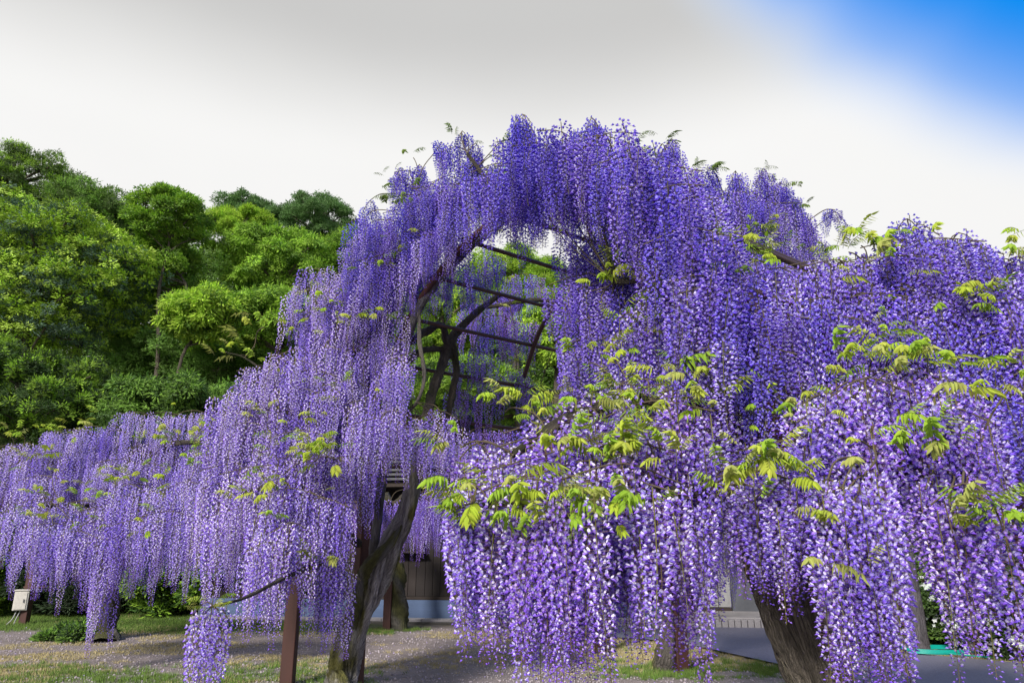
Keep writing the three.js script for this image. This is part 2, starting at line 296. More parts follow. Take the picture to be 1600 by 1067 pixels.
{
  const p1 = onGround(448, 1072), p2 = onGround(36, 976), p3 = onGround(604, 985), H = 2.35;
  const t = thing('flat_pergola', 'flat rust-red steel pergola with square posts on the left', 'pergola', p1.clone());
  const q = V(-11.2, 0, -13.6), mid = p1.clone().lerp(p3, .62);
  for (const p of [p1, p2, p3]) part('post', boxAt(p.clone().setY(-.1), p.clone().setY(H), .155, .155, V(0, 0, 1), .012), M.rust, t);
  const bar = (a, b, y) => part('beam', boxAt(a.clone().setY(y), b.clone().setY(y), .1, .12, V(0, 1, 0), .01), M.steelDark, t);
  bar(p1, p3, H + .06); bar(p2, p3, H + .06); bar(mid, q, H + .06); bar(q, p2, H + .06);
  for (let i = 1; i < 6; i++) bar(mid.clone().lerp(q, i / 6), p3.clone().lerp(p2, i / 6), H + .19);
  bar(p3, onGround(1066, 1050), H + .06); part('post', boxAt(onGround(1064, 1050).setY(-.1), onGround(1064, 1050).setY(H), .175, .175, V(.3, 0, 1), .012), M.rust, t);
  // box fixed to the far post, with its cables
  const c = at(33, 938, 16.35), bt = thing('utility_box', 'pale grey metal utility box fixed to the red post beside the hedge', 'utility box', c);
  const rb = (w, h, d, x, y, z, r = .008) => { const g = new RoundedBoxGeometry(w, h, d, 2, r); g.rotateY(.35); g.translate(c.x + x, c.y + y, c.z + z); return g; };
  part('case', rb(.27, .40, .16, 0, 0, 0), M.box, bt); part('door', rb(.215, .35, .012, .03, -.005, .084, .004), M.box, bt); part('handle', rb(.015, .07, .02, .09, 0, .085, .004), M.metal, bt); part('lid', rb(.30, .025, .2, 0, .21, .0), M.box, bt);
  for (const dx of [-.06, .02]) part('cable', tubeOf([V(c.x + dx, c.y - .19, c.z), V(c.x + dx - .06, c.y - .38, c.z + .02), V(c.x + dx * 2 - .12, 0, c.z)], .012, 12, 6), M.cable, bt);
  part('bracket', boxAt(V(c.x - .02, c.y + .27, c.z - .02), V(c.x + .45, c.y + .27, c.z - .02), .03, .03), M.rust, bt);
}
{
  const b = onGround(1438, 1021), t = thing('grey_post', 'short thick weathered grey wooden post between the white azaleas and the drive', 'post', b);
  part('shaft', limb([b.clone().setY(-.1), b.clone().add(V(-.01, .5, 0)), b.clone().add(V(-.02, 1.1, 0)), b.clone().add(V(-.02, 2.6, 0))], [.165, .15, .145, .14], { seg: 30, rad: 20, ridge: .02, rough: .05, turns: 0, seed: 8, colour: (q, a, t, n, f) => { const k = .85 + .7 * f; return [.20 * k, .185 * k, .22 * k]; } }), M.bark, t);
  part('cap_rail', boxAt(b.clone().add(V(-1.2, 2.62, 0)), b.clone().add(V(1.6, 2.62, 0)), .1, .1), M.steelDark, t);
  const h = onGround(1465, 1024), pts = []; for (let i = 0; i <= 90; i++) { const a = i / 90 * 6.28 * 4.4, r = .34 + .05 * Math.sin(i * .33) + i * .0008; pts.push(V(h.x + Math.cos(a) * r * 1.5, .055 + .006 * i / 10, h.z + Math.sin(a) * r * .8)); } pts.push(V(h.x + .95, .05, h.z + .5), V(h.x + 1.2, .3, h.z - .2), V(h.x + 1.5, .05, h.z - .6));
  tag(Object.assign(part('garden_hose', tubeOf(pts, .010, 260, 6), M.hose, scene), {}), 'coiled teal green garden hose lying at the edge of the drive', 'hose');
}
// ------------------------------------------------------------------ trees and shrubs
function leafClump(seed, n, len, wid, rad, droop) {
  const R = rngOf(seed), t = new Tris();
  for (let i = 0; i < n; i++) {
    const a = R() * 6.283, e = -.35 + 1.5 * R(), r = rad * (.25 + .75 * R()), o = V(Math.cos(a) * Math.cos(e), Math.sin(e) * .75, Math.sin(a) * Math.cos(e)), p = o.clone().multiplyScalar(r * .75);
    const d = o.clone().add(V((R() - .5) * .9, -droop * R(), (R() - .5) * .9)).normalize(), s = V(0, 1, 0).cross(d).add(V((R() - .5) * .8, (R() - .5) * .8, (R() - .5) * .8)).normalize(), L = len * (.7 + .6 * R()), w = wid * (.7 + .5 * R());
    const mid = p.clone().addScaledVector(d, L * .5), up = s.clone().cross(d).multiplyScalar(w * .35), tip = p.clone().addScaledVector(d, L), k = .75 + .5 * R(), kk = [k, k, k];
    t.tri(p, mid.clone().addScaledVector(s, w * .5).add(up), tip, kk); t.tri(p, tip, mid.clone().addScaledVector(s, -w * .5).add(up), kk);
  }
  return t.build();
}
const clumps = { broad: leafClump(3, 44, .125, .055, .34, .5), fine: leafClump(4, 48, .105, .042, .32, .3), small: leafClump(5, 34, .075, .035, .17, .2), droopy: leafClump(6, 46, .145, .052, .36, 1.1) };
const leafMat = leafy({}), leafGloss = leafy({ roughness: .6, transmission: .18, specularIntensity: .9 });
const tone = (c, R, v = .35) => { const k = 1 - v + 2 * v * R(); return col(c[0] * k, c[1] * k * (.94 + .12 * R()), c[2] * k); };
function tree({ label, cat = 'tree', name = 'broadleaf_tree', c, r, seed, old, fresh = null, freshShare = .4, clump = 'fine', trunk = null, tr = .22, dense = 1, padR = .42, mat = leafMat, group }) {
  const R = rngOf(seed), C = at(...c), rx = r[0] * c[2] / FOC * 1.02, ry = r[1] * c[2] / FOC * 1.05, rz = Math.min(rx, 3.6) * .8;
  const foot = trunk ? at(...trunk[0]) : C.clone(); foot.y = rise(foot.x, -foot.z) - .15;
  const t = thing(name, label, cat, foot, group), list = [], flist = [], pads = [], nP = Math.round(18 + rx * ry * 2.6);
  for (let i = 0; i < nP; i++) {
    const z = 1 - 2 * (i + .5) / nP, a = i * 2.39996 + R(), k = (.55 + .45 * Math.sqrt(R())), pr = padR * .78 * Math.sqrt(rx * ry) * (.45 + .9 * R());
    const s = Math.sqrt(1 - z * z), p = V(C.x + Math.cos(a) * s * rx * k * .86, C.y + z * ry * k * .86, C.z + Math.sin(a) * s * rz * k);
    pads.push([p, Math.min(pr, 1.7)]);
  }
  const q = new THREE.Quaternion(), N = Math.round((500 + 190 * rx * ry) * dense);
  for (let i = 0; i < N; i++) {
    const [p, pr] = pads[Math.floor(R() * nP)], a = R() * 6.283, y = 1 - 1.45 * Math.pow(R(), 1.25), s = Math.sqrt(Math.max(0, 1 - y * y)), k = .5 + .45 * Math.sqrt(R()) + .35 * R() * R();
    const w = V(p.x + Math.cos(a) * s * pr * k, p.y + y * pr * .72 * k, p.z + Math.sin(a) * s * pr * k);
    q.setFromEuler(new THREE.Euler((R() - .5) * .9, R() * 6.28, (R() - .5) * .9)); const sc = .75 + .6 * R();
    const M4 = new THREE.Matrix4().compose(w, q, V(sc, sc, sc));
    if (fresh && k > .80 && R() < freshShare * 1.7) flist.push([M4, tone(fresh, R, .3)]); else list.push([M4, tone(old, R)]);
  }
  // trunk and limbs
  const top = V(C.x, C.y + ry * .45, C.z), pts = trunk ? [foot, ...trunk.slice(1).map(x => at(...x)), top] : [foot, foot.clone().lerp(top, .35).add(V((R() - .5) * .5, 0, 0)), foot.clone().lerp(top, .7).add(V((R() - .5) * .7, 0, 0)), top];
  const tk = part('trunk', limb(pts, [tr * 1.25, tr, tr * .75, tr * .3], { seg: 24, rad: 9, ridge: .05, rough: .12, seed, colour: (q, a, t, n, f) => { const k = .8 + .7 * f; return [k * .17, k * .145, k * .115]; } }), M.bark, t), curve = new THREE.CatmullRomCurve3(pts);
  pads.forEach(([p, pr], i) => { if (i % 2 && i > 24) return; let best = .4, bd = 1e9; for (let s = .25; s < 1; s += .08) { const w = curve.getPoint(s), dd = w.distanceTo(p) + Math.max(0, w.y - p.y + .4) * 2; if (dd < bd) { bd = dd; best = s; } } const o = curve.getPoint(best), m = o.clone().lerp(p, .5); m.y += .15 * (R() - .2) * bd; part('limb', tubeOf([o, m, p], Math.max(.03, tr * .22), 6, 5), M.treeBark, tk); });
  instanced('crown', clumps[clump], mat, list, t);
  if (flist.length) instanced('new_leaves', clumps[clump], mat, flist, t);
  return t;
}
const DARK = [.092, .170, .120], OLIVE = [.12, .195, .055], MID = [.155, .30, .042], LIME = [.37, .56, .055], BRIGHT = [.26, .45, .042], HAZEG = [.14, .265, .085];  // last tone has the bluish haze of distance mixed into the leaf colour
tree({ label: 'large dark blue-green camphor tree with lime leaf tips at the left edge', c: [70, 440, 27], r: [175, 130], seed: 1, old: DARK, fresh: LIME, freshShare: .48, clump: 'broad', tr: .2, mat: leafGloss, dense: 1.3 });
tree({ label: 'dark olive tree topping the slope at the upper left corner of the woods', c: [15, 310, 33], r: [115, 85], seed: 2, old: OLIVE, fresh: BRIGHT, freshShare: .25, tr: .3 });
tree({ label: 'dark tree with ragged top leaning against the pale sky left of the slender tree', c: [140, 365, 31], r: [85, 95], seed: 3, old: OLIVE, fresh: MID, freshShare: .4, tr: .25 });
tree({ label: 'slender tree with tall bare forked trunk and small flat-topped crown', c: [265, 345, 28], r: [62, 58], seed: 4, old: MID, fresh: BRIGHT, clump: 'broad', tr: .10, trunk: [[243, 640, 26.6], [246, 560, 27], [248, 450, 27.4], [262, 390, 27.8]], padR: .3 });
tree({ label: 'fresh green tree with a thin leaning trunk below the slender tall tree', c: [235, 425, 29], r: [75, 55], seed: 5, old: MID, fresh: BRIGHT, clump: 'droopy', tr: .10, trunk: [[290, 640, 27], [285, 560, 27.5], [288, 440, 28.5]] });
tree({ label: 'lime green tree with drooping leaf layers on a forked trunk', c: [325, 500, 25], r: [80, 42], seed: 6, old: MID, fresh: LIME, freshShare: .5, clump: 'droopy', tr: .10, trunk: [[268, 640, 25], [276, 590, 25], [292, 540, 25], [320, 515, 25]], padR: .42 });
tree({ label: 'vivid green rounded tree behind the upper left flank of the wisteria', c: [440, 415, 31], r: [95, 65], seed: 7, old: MID, fresh: BRIGHT, freshShare: .55, clump: 'droopy' });
tree({ label: 'light yellow-green tree on the ridge right of the slender tree', c: [375, 370, 37], r: [72, 52], seed: 8, old: BRIGHT, fresh: LIME, freshShare: .5 });
tree({ label: 'small grey-green treetop breaking the ridge line against the sky', c: [385, 340, 47], r: [55, 34], seed: 9, old: HAZEG, padR: .42, clump: 'broad' });
tree({ label: 'wide grey-green tree on the far ridge left of the flower dome', c: [490, 350, 47], r: [75, 42], seed: 10, old: HAZEG, padR: .42, clump: 'broad' });
tree({ label: 'bright green low spreading tree just left of the tall wisteria flank', c: [430, 505, 26], r: [85, 48], seed: 11, old: MID, fresh: BRIGHT, freshShare: .5, clump: 'droopy', padR: .42 });
tree({ label: 'green tree half hidden behind the left shoulder of the flower dome', c: [555, 415, 33], r: [75, 70], seed: 12, old: MID, fresh: BRIGHT });
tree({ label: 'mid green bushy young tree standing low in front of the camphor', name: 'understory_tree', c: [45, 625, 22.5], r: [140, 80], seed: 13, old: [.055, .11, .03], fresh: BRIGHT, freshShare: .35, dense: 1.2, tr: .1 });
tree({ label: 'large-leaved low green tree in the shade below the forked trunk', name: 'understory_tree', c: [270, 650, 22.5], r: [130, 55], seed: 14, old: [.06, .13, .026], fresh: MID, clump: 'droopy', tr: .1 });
tree({ label: 'broad green tree deep in the woods behind the slender trunks', c: [330, 585, 30], r: [200, 70], seed: 15, old: [.13, .26, .042], clump: 'broad' });
tree({ label: 'bright green tree seen through the arch at its left', c: [690, 510, 29], r: [80, 75], seed: 16, old: MID, fresh: LIME, freshShare: .5 });
tree({ label: 'light green tree seen through the arch under the patch of sky', c: [810, 455, 34], r: [100, 68], seed: 17, old: BRIGHT, fresh: LIME, freshShare: .4 });
tree({ label: 'green tree seen through the arch right behind the slanting brace', c: [880, 520, 27], r: [75, 65], seed: 18, old: MID, fresh: LIME, freshShare: .45, clump: 'droopy' });
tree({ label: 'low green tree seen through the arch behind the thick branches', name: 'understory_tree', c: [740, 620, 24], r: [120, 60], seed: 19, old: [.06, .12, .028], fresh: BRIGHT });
tree({ label: 'dark evergreen tree showing between the flower curtains at the right edge', c: [1520, 790, 15], r: [190, 130], seed: 20, old: [.04, .085, .025], fresh: MID, freshShare: .3, clump: 'small', dense: 2.2, tr: .12, padR: .3 });

{ // the wood behind, which reads as one shaded mass between the nearer trees
  const R = rngOf(91), list = [], q = new THREE.Quaternion();
  for (let i = 0; i < 15000; i++) { const u = -160 + 1100 * R(), t = R(), d = 34 + 12 * R(), v0 = u < 120 ? 300 : u < 330 ? lerp(300, 400, (u - 120) / 210) : u < 560 ? 390 : 430, p = at(u, lerp(v0 + 25 * fbm(u * .02, d), 660, t), d); q.setFromEuler(new THREE.Euler((R() - .5), R() * 6.28, (R() - .5))); const k = 1.1 + R(); list.push([new THREE.Matrix4().compose(p, q, V(k, k, k)), tone([.14, .27, .045], R)]); }
  const w = instanced('woods', clumps.broad, leafMat, list); tag(w, 'shaded green wood filling the hillside behind the nearer trees', 'woods'); w.userData.kind = 'stuff';
}
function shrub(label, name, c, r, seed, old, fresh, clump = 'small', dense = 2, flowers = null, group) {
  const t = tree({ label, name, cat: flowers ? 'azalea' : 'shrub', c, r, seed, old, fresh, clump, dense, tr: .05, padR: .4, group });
  if (flowers) {
    const R = rngOf(seed + 77), C = at(...c), rx = r[0] * c[2] / FOC, ry = r[1] * c[2] / FOC, f = new Tris(), list = [], q = new THREE.Quaternion();
    for (let i = 0; i < 5; i++) { const a = i / 5 * 6.283, b = a + .62, e = a - .62; const P = (x, l, y) => V(Math.cos(x) * l, y, Math.sin(x) * l); f.tri(V(0, 0, 0), P(e, .02, .012), P(a, .033, .008), [.85, .9, .8], [1, 1, 1]); f.tri(V(0, 0, 0), P(a, .033, .008), P(b, .02, .012), [.85, .9, .8], [1, 1, 1]); }
    const nB = Math.round(26 + rx * ry * 45);
    for (let k = 0; k < nB; k++) {                                   // blooms sit in bunches, with leaves bare between
      const z = -.75 + 1.7 * R(), a = R() * 6.283, s = Math.sqrt(Math.max(0, 1 - z * z)), o = V(Math.cos(a) * s, z, Math.sin(a) * s), n = Math.round(flowers.bunch * (.3 + R()));
      for (let i = 0; i < n; i++) { const w = V(C.x + (o.x * rx * .98 + (R() - .5) * .28), C.y + o.y * ry * .98 + (R() - .5) * .2, C.z + o.z * Math.min(rx, 3.6) * .82 + (R() - .5) * .24); q.setFromUnitVectors(V(0, 1, 0), o.clone().add(V((R() - .5), (R() - .2), (R() - .5))).normalize()); const sc = .8 + .7 * R(); list.push([new THREE.Matrix4().compose(w, q, V(sc, sc, sc)), tone(flowers.c, R, .08)]); }
    }
    instanced('flowers', f.build(), leafy({ roughness: .9, transmission: .3 }), list, t);
  }
  return t;
}
shrub('dark leafy hedge shrub at the left edge behind the utility box', 'evergreen_shrub', [-5, 895, 18.3], [60, 75], 31, [.09, .20, .035], BRIGHT, 'fine', 2.2);
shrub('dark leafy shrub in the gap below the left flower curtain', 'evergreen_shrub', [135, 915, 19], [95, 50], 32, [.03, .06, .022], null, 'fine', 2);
shrub('green leafy shrub showing under the flowers right of the mossy stump', 'evergreen_shrub', [300, 905, 18.6], [85, 55], 33, [.08, .18, .035], BRIGHT, 'fine', 2.2);
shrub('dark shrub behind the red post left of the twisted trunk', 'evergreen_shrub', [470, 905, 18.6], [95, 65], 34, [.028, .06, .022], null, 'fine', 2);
shrub('low dark green ground shrub beside the mossy trunk on the gravel', 'low_shrub', [118, 1003, 13.9], [48, 20], 35, [.05, .10, .03], MID, 'small', 2.6);
shrub('white flowering azalea bush at the far right beside the drive', 'white_azalea', [1575, 955, 11.6], [80, 85], 36, [.05, .10, .025], null, 'small', 3, { c: [.82, .85, .90], bunch: 34 });
shrub('white flowering azalea bush half hidden behind the grey post', 'white_azalea', [1440, 935, 12.9], [72, 70], 37, [.05, .105, .025], MID, 'small', 3, { c: [.80, .84, .9], bunch: 13 });
shrub('magenta flowering azalea bush left of the grey post', 'magenta_azalea', [1385, 950, 12.7], [34, 58], 38, [.055, .105, .025], MID, 'small', 3, { c: [.55, .03, .26], bunch: 4 });

// ------------------------------------------------------------------ wisteria
function makeRaceme(seed, L, w = 1) {
  const R = rngOf(seed), t = new Tris(), n = Math.round(L * 150), bendA = R() * 6.28, bend = .05 * L * R();
  const axis = (s) => V(Math.cos(bendA) * bend * Math.sin(s * 2.6), -s * L, Math.sin(bendA) * bend * Math.sin(s * 2.6));
  const stem = [.17, .16, .05];
  for (let i = 0; i < 7; i++) { const a = axis(i / 7), b = axis((i + 1) / 7), r = .0034 - .002 * i / 7; for (let j = 0; j < 3; j++) { const p = j * 2.094, q = p + 2.094, o = V(Math.cos(p) * r, 0, Math.sin(p) * r), o2 = V(Math.cos(q) * r, 0, Math.sin(q) * r); t.quad(a.clone().add(o), a.clone().add(o2), b.clone().add(o2), b.clone().add(o), stem); } }
  for (let i = 0; i < n; i++) {
    const s = .03 + .97 * Math.pow((i + R() * .7) / n, .93), ph = i * 2.39996 + R() * .5, open = 1 - smooth(s, .55, 1.02);
    if (R() < .06) continue;
    const pr = (.054 - .034 * smooth(s, .25, 1)) * w * (.75 + .4 * R()) * smooth(s, -.03, .09), sz = (.029 - .0125 * smooth(s, .45, 1)) * (.85 + .3 * R());
    const o = V(Math.cos(ph), 0, Math.sin(ph)), sd = V(-o.z, 0, o.x), up = V(0, 1, 0), a = axis(s), p = a.clone().addScaledVector(o, pr).addScaledVector(up, .008 - .012 * R());
    const tw = (R() - .5) * 1.0; sd.applyAxisAngle(o, tw); up.applyAxisAngle(o, tw * .6); const dn = (R() - .3) * .5; const out = o.clone().addScaledVector(up, -dn).normalize();
    const P = (x, y, z) => p.clone().addScaledVector(sd, x * sz).addScaledVector(up, y * sz).addScaledVector(out, z * sz);
    t.tri(a, p.clone().addScaledVector(up, .0018), p.clone().addScaledVector(up, -.0018), [.16, .09, .13]);
    const v = .8 + .4 * R(), pale = [.60 * v, .54 * v, Math.min(.98, 1.1 * v)], eye = [.80, .78, .98], mid = [.36 * v, .25 * v, Math.min(.98, .95 * v)], deep = [.22 * v, .09 * v, .74 * v], dp2 = [.16 * v, .05 * v, .54 * v];
    if (open > .10 + .2 * R()) {                                     // the banner, a hood folded along its middle and bent back
      const lean = .25 + .6 * R(), A = P(0, -.04, .05), l1 = P(-.30, .02, .36), l2 = P(-.27, .36, .30 + lean * .5), tp = P(0, .56, .16 + lean * .6), r2 = P(.27, .36, .30 + lean * .5), r1 = P(.30, .02, .36), c = P(0, .26, .08 + lean * .12);
      t.tri(A, l1, c, eye, pale, eye); t.tri(l1, l2, c, pale, pale, eye); t.tri(l2, tp, c, pale, pale, eye); t.tri(tp, r2, c, pale, pale, eye); t.tri(r2, r1, c, pale, pale, eye); t.tri(r1, A, c, pale, eye, eye);
    }
    const B = P(0, -.14, 0), T = P(0, -.42, .98), U = P(0, .08, .58), wl = P(-.25, -.28, .42), wr = P(.25, -.28, .42);
    t.tri(B, wl, U, deep, mid); t.tri(wl, T, U, deep, dp2, mid); t.tri(B, U, wr, deep, mid); t.tri(U, T, wr, mid, dp2, deep); t.tri(B, wr, wl, dp2, deep); t.tri(wl, wr, T, deep, dp2);
  }
  return t.build();
}
const racemeShapes = [[1, .62], [2, .78], [3, .86], [4, .95], [5, .72], [6, 1.04]].map(([s, L]) => ({ L, g: makeRaceme(s * 13, L) }));
const petalMat = (c) => leafy({ color: col(...c), roughness: .95, transmission: .38, specularIntensity: .3 });
const TINTS = { lilac: [1, 1, 1], pale: [1.22, 1.24, 1.04], violet: [.66, .57, .90], blue: [.52, .49, .92], backlitBlue: [.34, .33, .90], mauve: [.86, .66, .92] };  // blue tints carry the crown's backlit dimness against the sky in petal colour
const petal = Object.fromEntries(Object.entries(TINTS).map(([k, c]) => [k, petalMat(c)]));
const petalAny = petalMat([1, 1, 1]);

function makeLeaf(seed, pairs, len) {                               // a young pinnate leaf: leaflets hanging from an arching midrib
  const R = rngOf(seed), t = new Tris(), rib = (s) => V(0, .16 * len * Math.sin(s * 2.4) - .10 * len * s * s, s * len), ribC = [.55, .5, .8];
  for (let i = 0; i < 5; i++) { const a = rib(i / 5), b = rib((i + 1) / 5), r = .0025; t.quad(a.clone().add(V(-r, 0, 0)), a.clone().add(V(r, 0, 0)), b.clone().add(V(r, 0, 0)), b.clone().add(V(-r, 0, 0)), ribC); t.quad(a.clone().add(V(0, -r, 0)), a.clone().add(V(0, r, 0)), b.clone().add(V(0, r, 0)), b.clone().add(V(0, -r, 0)), ribC); }
  const leaflet = (p, d, L, W) => {
    const side = V(0, 0, 1).cross(d).normalize(); if (side.lengthSq() < .01) side.set(1, 0, 0); const nrm = side.clone().cross(d), k = .82 + .36 * R(), c = [k, k * (.95 + .1 * R()), k], Q = (s, x) => p.clone().addScaledVector(d, s * L).addScaledVector(side, x * W).addScaledVector(nrm, Math.abs(x) * W * .35).add(V(0, -.25 * L * s * s, 0));
    const m = [Q(0, 0), Q(.35, 0), Q(.7, 0), Q(1, 0)], l = [Q(.3, .5), Q(.68, .36)], r = [Q(.3, -.5), Q(.68, -.36)];
    t.tri(m[0], l[0], m[1], c); t.quad(m[1], l[0], l[1], m[2], c); t.tri(m[2], l[1], m[3], c); t.tri(m[0], m[1], r[0], c); t.quad(m[1], m[2], r[1], r[0], c); t.tri(m[2], m[3], r[1], c);
  };
  for (let i = 0; i < pairs; i++) for (const sg of [-1, 1]) { const s = .22 + .74 * i / (pairs - 1), d = V(sg * (.45 + .55 * R()), -.35 - .85 * R(), .1 + .5 * R()).normalize(); leaflet(rib(s), d, len * (.34 + .08 * R()) * (1 - .35 * Math.abs(s - .55)), len * .125); }
  leaflet(rib(1), V(0, -.5, .8).normalize(), len * .34, len * .14);
  return t.build();
}
const leafShapes = [makeLeaf(1, 6, .21), makeLeaf(2, 7, .25), makeLeaf(3, 5, .18)];
const leafTones = [[.36, .47, .036], [.31, .46, .032], [.40, .47, .06], [.25, .41, .03], [.36, .40, .10]].map(c => leafy({ color: col(...c), transmission: .42, roughness: .9 }));
const leafSilhouette = [[.085, .15, .025], [.12, .19, .03]].map(c => leafy({ color: col(...c), transmission: .35, roughness: .9 }));  // skyline leaves coloured dark to stand in for silhouettes against the sky

// a vine gathers everything that grows from one trunk
class Vine {
  constructor(label, foot, seed, name = 'wisteria_vine') { this.R = rngOf(seed); this.seed = seed; this.root = thing(name, label, 'wisteria', foot); this.racemes = []; this.skeleton = []; this.leaves = []; this.shoots = 0; }
  stem(name, pts, radii, colour, o = {}) {
    const m = part(name, limb(pts, radii, { seed: this.seed + this.skeleton.length, colour, ...o }), M.bark, this.trunk ?? this.root);
    if (!this.trunk) this.trunk = m;
    const c = new THREE.CatmullRomCurve3(pts); for (let i = 0; i <= 20; i++) this.skeleton.push(c.getPointAt(i / 20)); return m;
  }
  raceme(p, L, tint, k = 1) { L *= .78 + .34 * this.R(); this.racemes.push({ p, L, tint, k, key: Math.hypot(p.x, p.z) + this.R() * .8 }); }
  leaf(p, yaw, size, mat, tilt = 0) { const R = this.R, m = new THREE.Mesh(leafShapes[Math.floor(R() * 3)], mat ?? leafTones[Math.floor(R() * 5)]); m.name = 'leaf'; m.rotation.set(tilt, yaw, (R() - .5) * 1.1, 'YXZ'); m.scale.setScalar(size); m.position.copy(p).sub(baseOf.get(this.root)); m.castShadow = m.receiveShadow = true; this.root.add(m); this.leaves.push(m); }
  tuft(u, v, d, n = 4, size = 1, spread = .16, mats = null) {       // a bunch of leaves on a shoot
    const R = this.R, p = at(u, v, d);
    for (let i = 0; i < (mats ? n : n + 2); i++) this.leaf(p.clone().add(V((R() - .5) * spread * 2.6, (R() - .45) * spread * 1.5, (R() - .2) * spread)), -1.6 + 3.2 * R(), size * (mats ? .85 : .80) * (.8 + .4 * R()), mats && mats[Math.floor(R() * mats.length)], -.9 + 1.3 * R());
    this.twig(p.clone().add(V(0, -.03, -.05)), .009);
  }
  twig(p, r = .008, from = null) {                                   // a shoot from the nearest limb to p
    const R = this.R; let best = from, bd = 1e9; if (!best) for (const s of this.skeleton) { const d = s.distanceTo(p); if (d < bd) { bd = d; best = s; } }
    if (!best) return; const o = best, len = o.distanceTo(p); if (len < .05) return;
    const m1 = o.clone().lerp(p, .35).add(V((R() - .5) * .18 * len, (.02 + .14 * R()) * len, (R() - .5) * .18 * len)), m2 = o.clone().lerp(p, .75).add(V((R() - .5) * .12 * len, (.05 + .1 * R()) * len, (R() - .5) * .12 * len));
    part('shoot', tubeOf([o.clone(), m1, m2, p], r * .62, 10, 5), M.shoot, this.root); this.shoots++;
  }
  bough(C, { n = 11, L = [.7, .95], span = .75, tints, leafP = .3, droop = .12, wide = .3, size = 1, rise = .05, leafMats = null }) {
    const R = this.R, yaw = (R() - .5) * 1.5, dir = V(Math.cos(yaw), 0, Math.sin(yaw)), side = V(-dir.z, 0, dir.x);
    for (let i = 0; i < n; i++) {
      const s = (i + R()) / n - .5, o = (R() + R() - 1) * wide, h = rise * (1 - 4 * s * s) - droop * 4 * s * s * .5 + (R() - .5) * .14;
      this.raceme(C.clone().addScaledVector(dir, s * span).addScaledVector(side, o).add(V(0, h - Math.abs(o) * .25, 0)), lerp(L[0], L[1], R()), tints[Math.floor(R() * tints.length)], size);
    }
    const a = C.clone().addScaledVector(dir, -span * .5).add(V(0, -droop * .4, 0)), b = C.clone().addScaledVector(dir, span * .5).add(V(0, -droop * .4, 0));
    part('shoot', tubeOf([a, C.clone().add(V(0, rise, 0)), b], .005, 8, 5), M.shoot, this.root); this.twig(C.clone().add(V(0, rise, 0)), .010);
    if (R() < leafP) { const k = 1 + Math.floor(R() * 3.4), c = (R() - .5) * span * .7; for (let i = 0; i < k; i++) this.leaf(C.clone().addScaledVector(dir, c + (R() - .5) * .25).add(V(0, rise + .05 + .06 * R(), .1 + .2 * R())), -1.9 + 3.8 * R(), .45 + .4 * R(), leafMats && leafMats[Math.floor(R() * leafMats.length)], -.25 + .35 * R()); }
  }
  mass(poly, count, opt) {                                           // boughs spread evenly over the anchor area given by its corners (u, v, depth)
    const R = this.R, P = poly.map(([u, v, d]) => ({ u, v, d })), us = P.map(p => p.u), vs = P.map(p => p.v), lo = [Math.min(...us), Math.min(...vs)], hi = [Math.max(...us), Math.max(...vs)], got = [];
    while (got.length < count) {
      let best = null, bd = -1;
      for (let t = 0; t < 14; t++) { const u = lerp(lo[0], hi[0], R()), v = lerp(lo[1], hi[1], R()); if (!inPoly(P, u, v, 'u', 'v')) continue; let d = 1e9; for (const g of got) d = Math.min(d, Math.hypot(g[0] - u, g[1] - v)); if (d > bd) { bd = d; best = [u, v]; } }
      if (best) got.push(best);
    }
    for (const [u, v] of got) { let w = 0, d = 0; for (const p of P) { const k = 1 / (Math.pow((p.u - u) ** 2 + (p.v - v) ** 2, 1) + 200); w += k; d += k * p.d; } this.bough(at(u, v, d / w + (R() - .5) * (opt.jitter ?? .5)), opt); }
  }
  finish() {
    const R = this.R, base = baseOf.get(this.root); this.racemes.sort((a, b) => a.key - b.key);
    const rest = [], q = new THREE.Quaternion();
    this.racemes.forEach((r, i) => {
      q.setFromEuler(new THREE.Euler((R() - .5) * .2, R() * 6.28, (R() - .5) * .2)); const wv = (.85 + .3 * R()) * r.k;
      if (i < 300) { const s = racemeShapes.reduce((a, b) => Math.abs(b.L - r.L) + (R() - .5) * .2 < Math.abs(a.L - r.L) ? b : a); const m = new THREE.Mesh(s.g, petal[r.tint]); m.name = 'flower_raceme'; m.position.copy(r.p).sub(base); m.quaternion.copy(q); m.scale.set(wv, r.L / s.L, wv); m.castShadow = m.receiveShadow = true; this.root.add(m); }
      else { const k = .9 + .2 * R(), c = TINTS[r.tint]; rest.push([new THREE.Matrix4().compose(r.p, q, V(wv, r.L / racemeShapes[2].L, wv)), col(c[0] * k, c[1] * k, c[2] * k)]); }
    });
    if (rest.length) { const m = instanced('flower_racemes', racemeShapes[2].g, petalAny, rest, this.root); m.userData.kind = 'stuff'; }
    console.log(this.root.name, 'racemes', this.racemes.length, 'leaves', this.leaves.length, 'shoots', this.shoots);
  }
}
const DEG = Math.PI / 180, SKYLEAF = leafSilhouette;

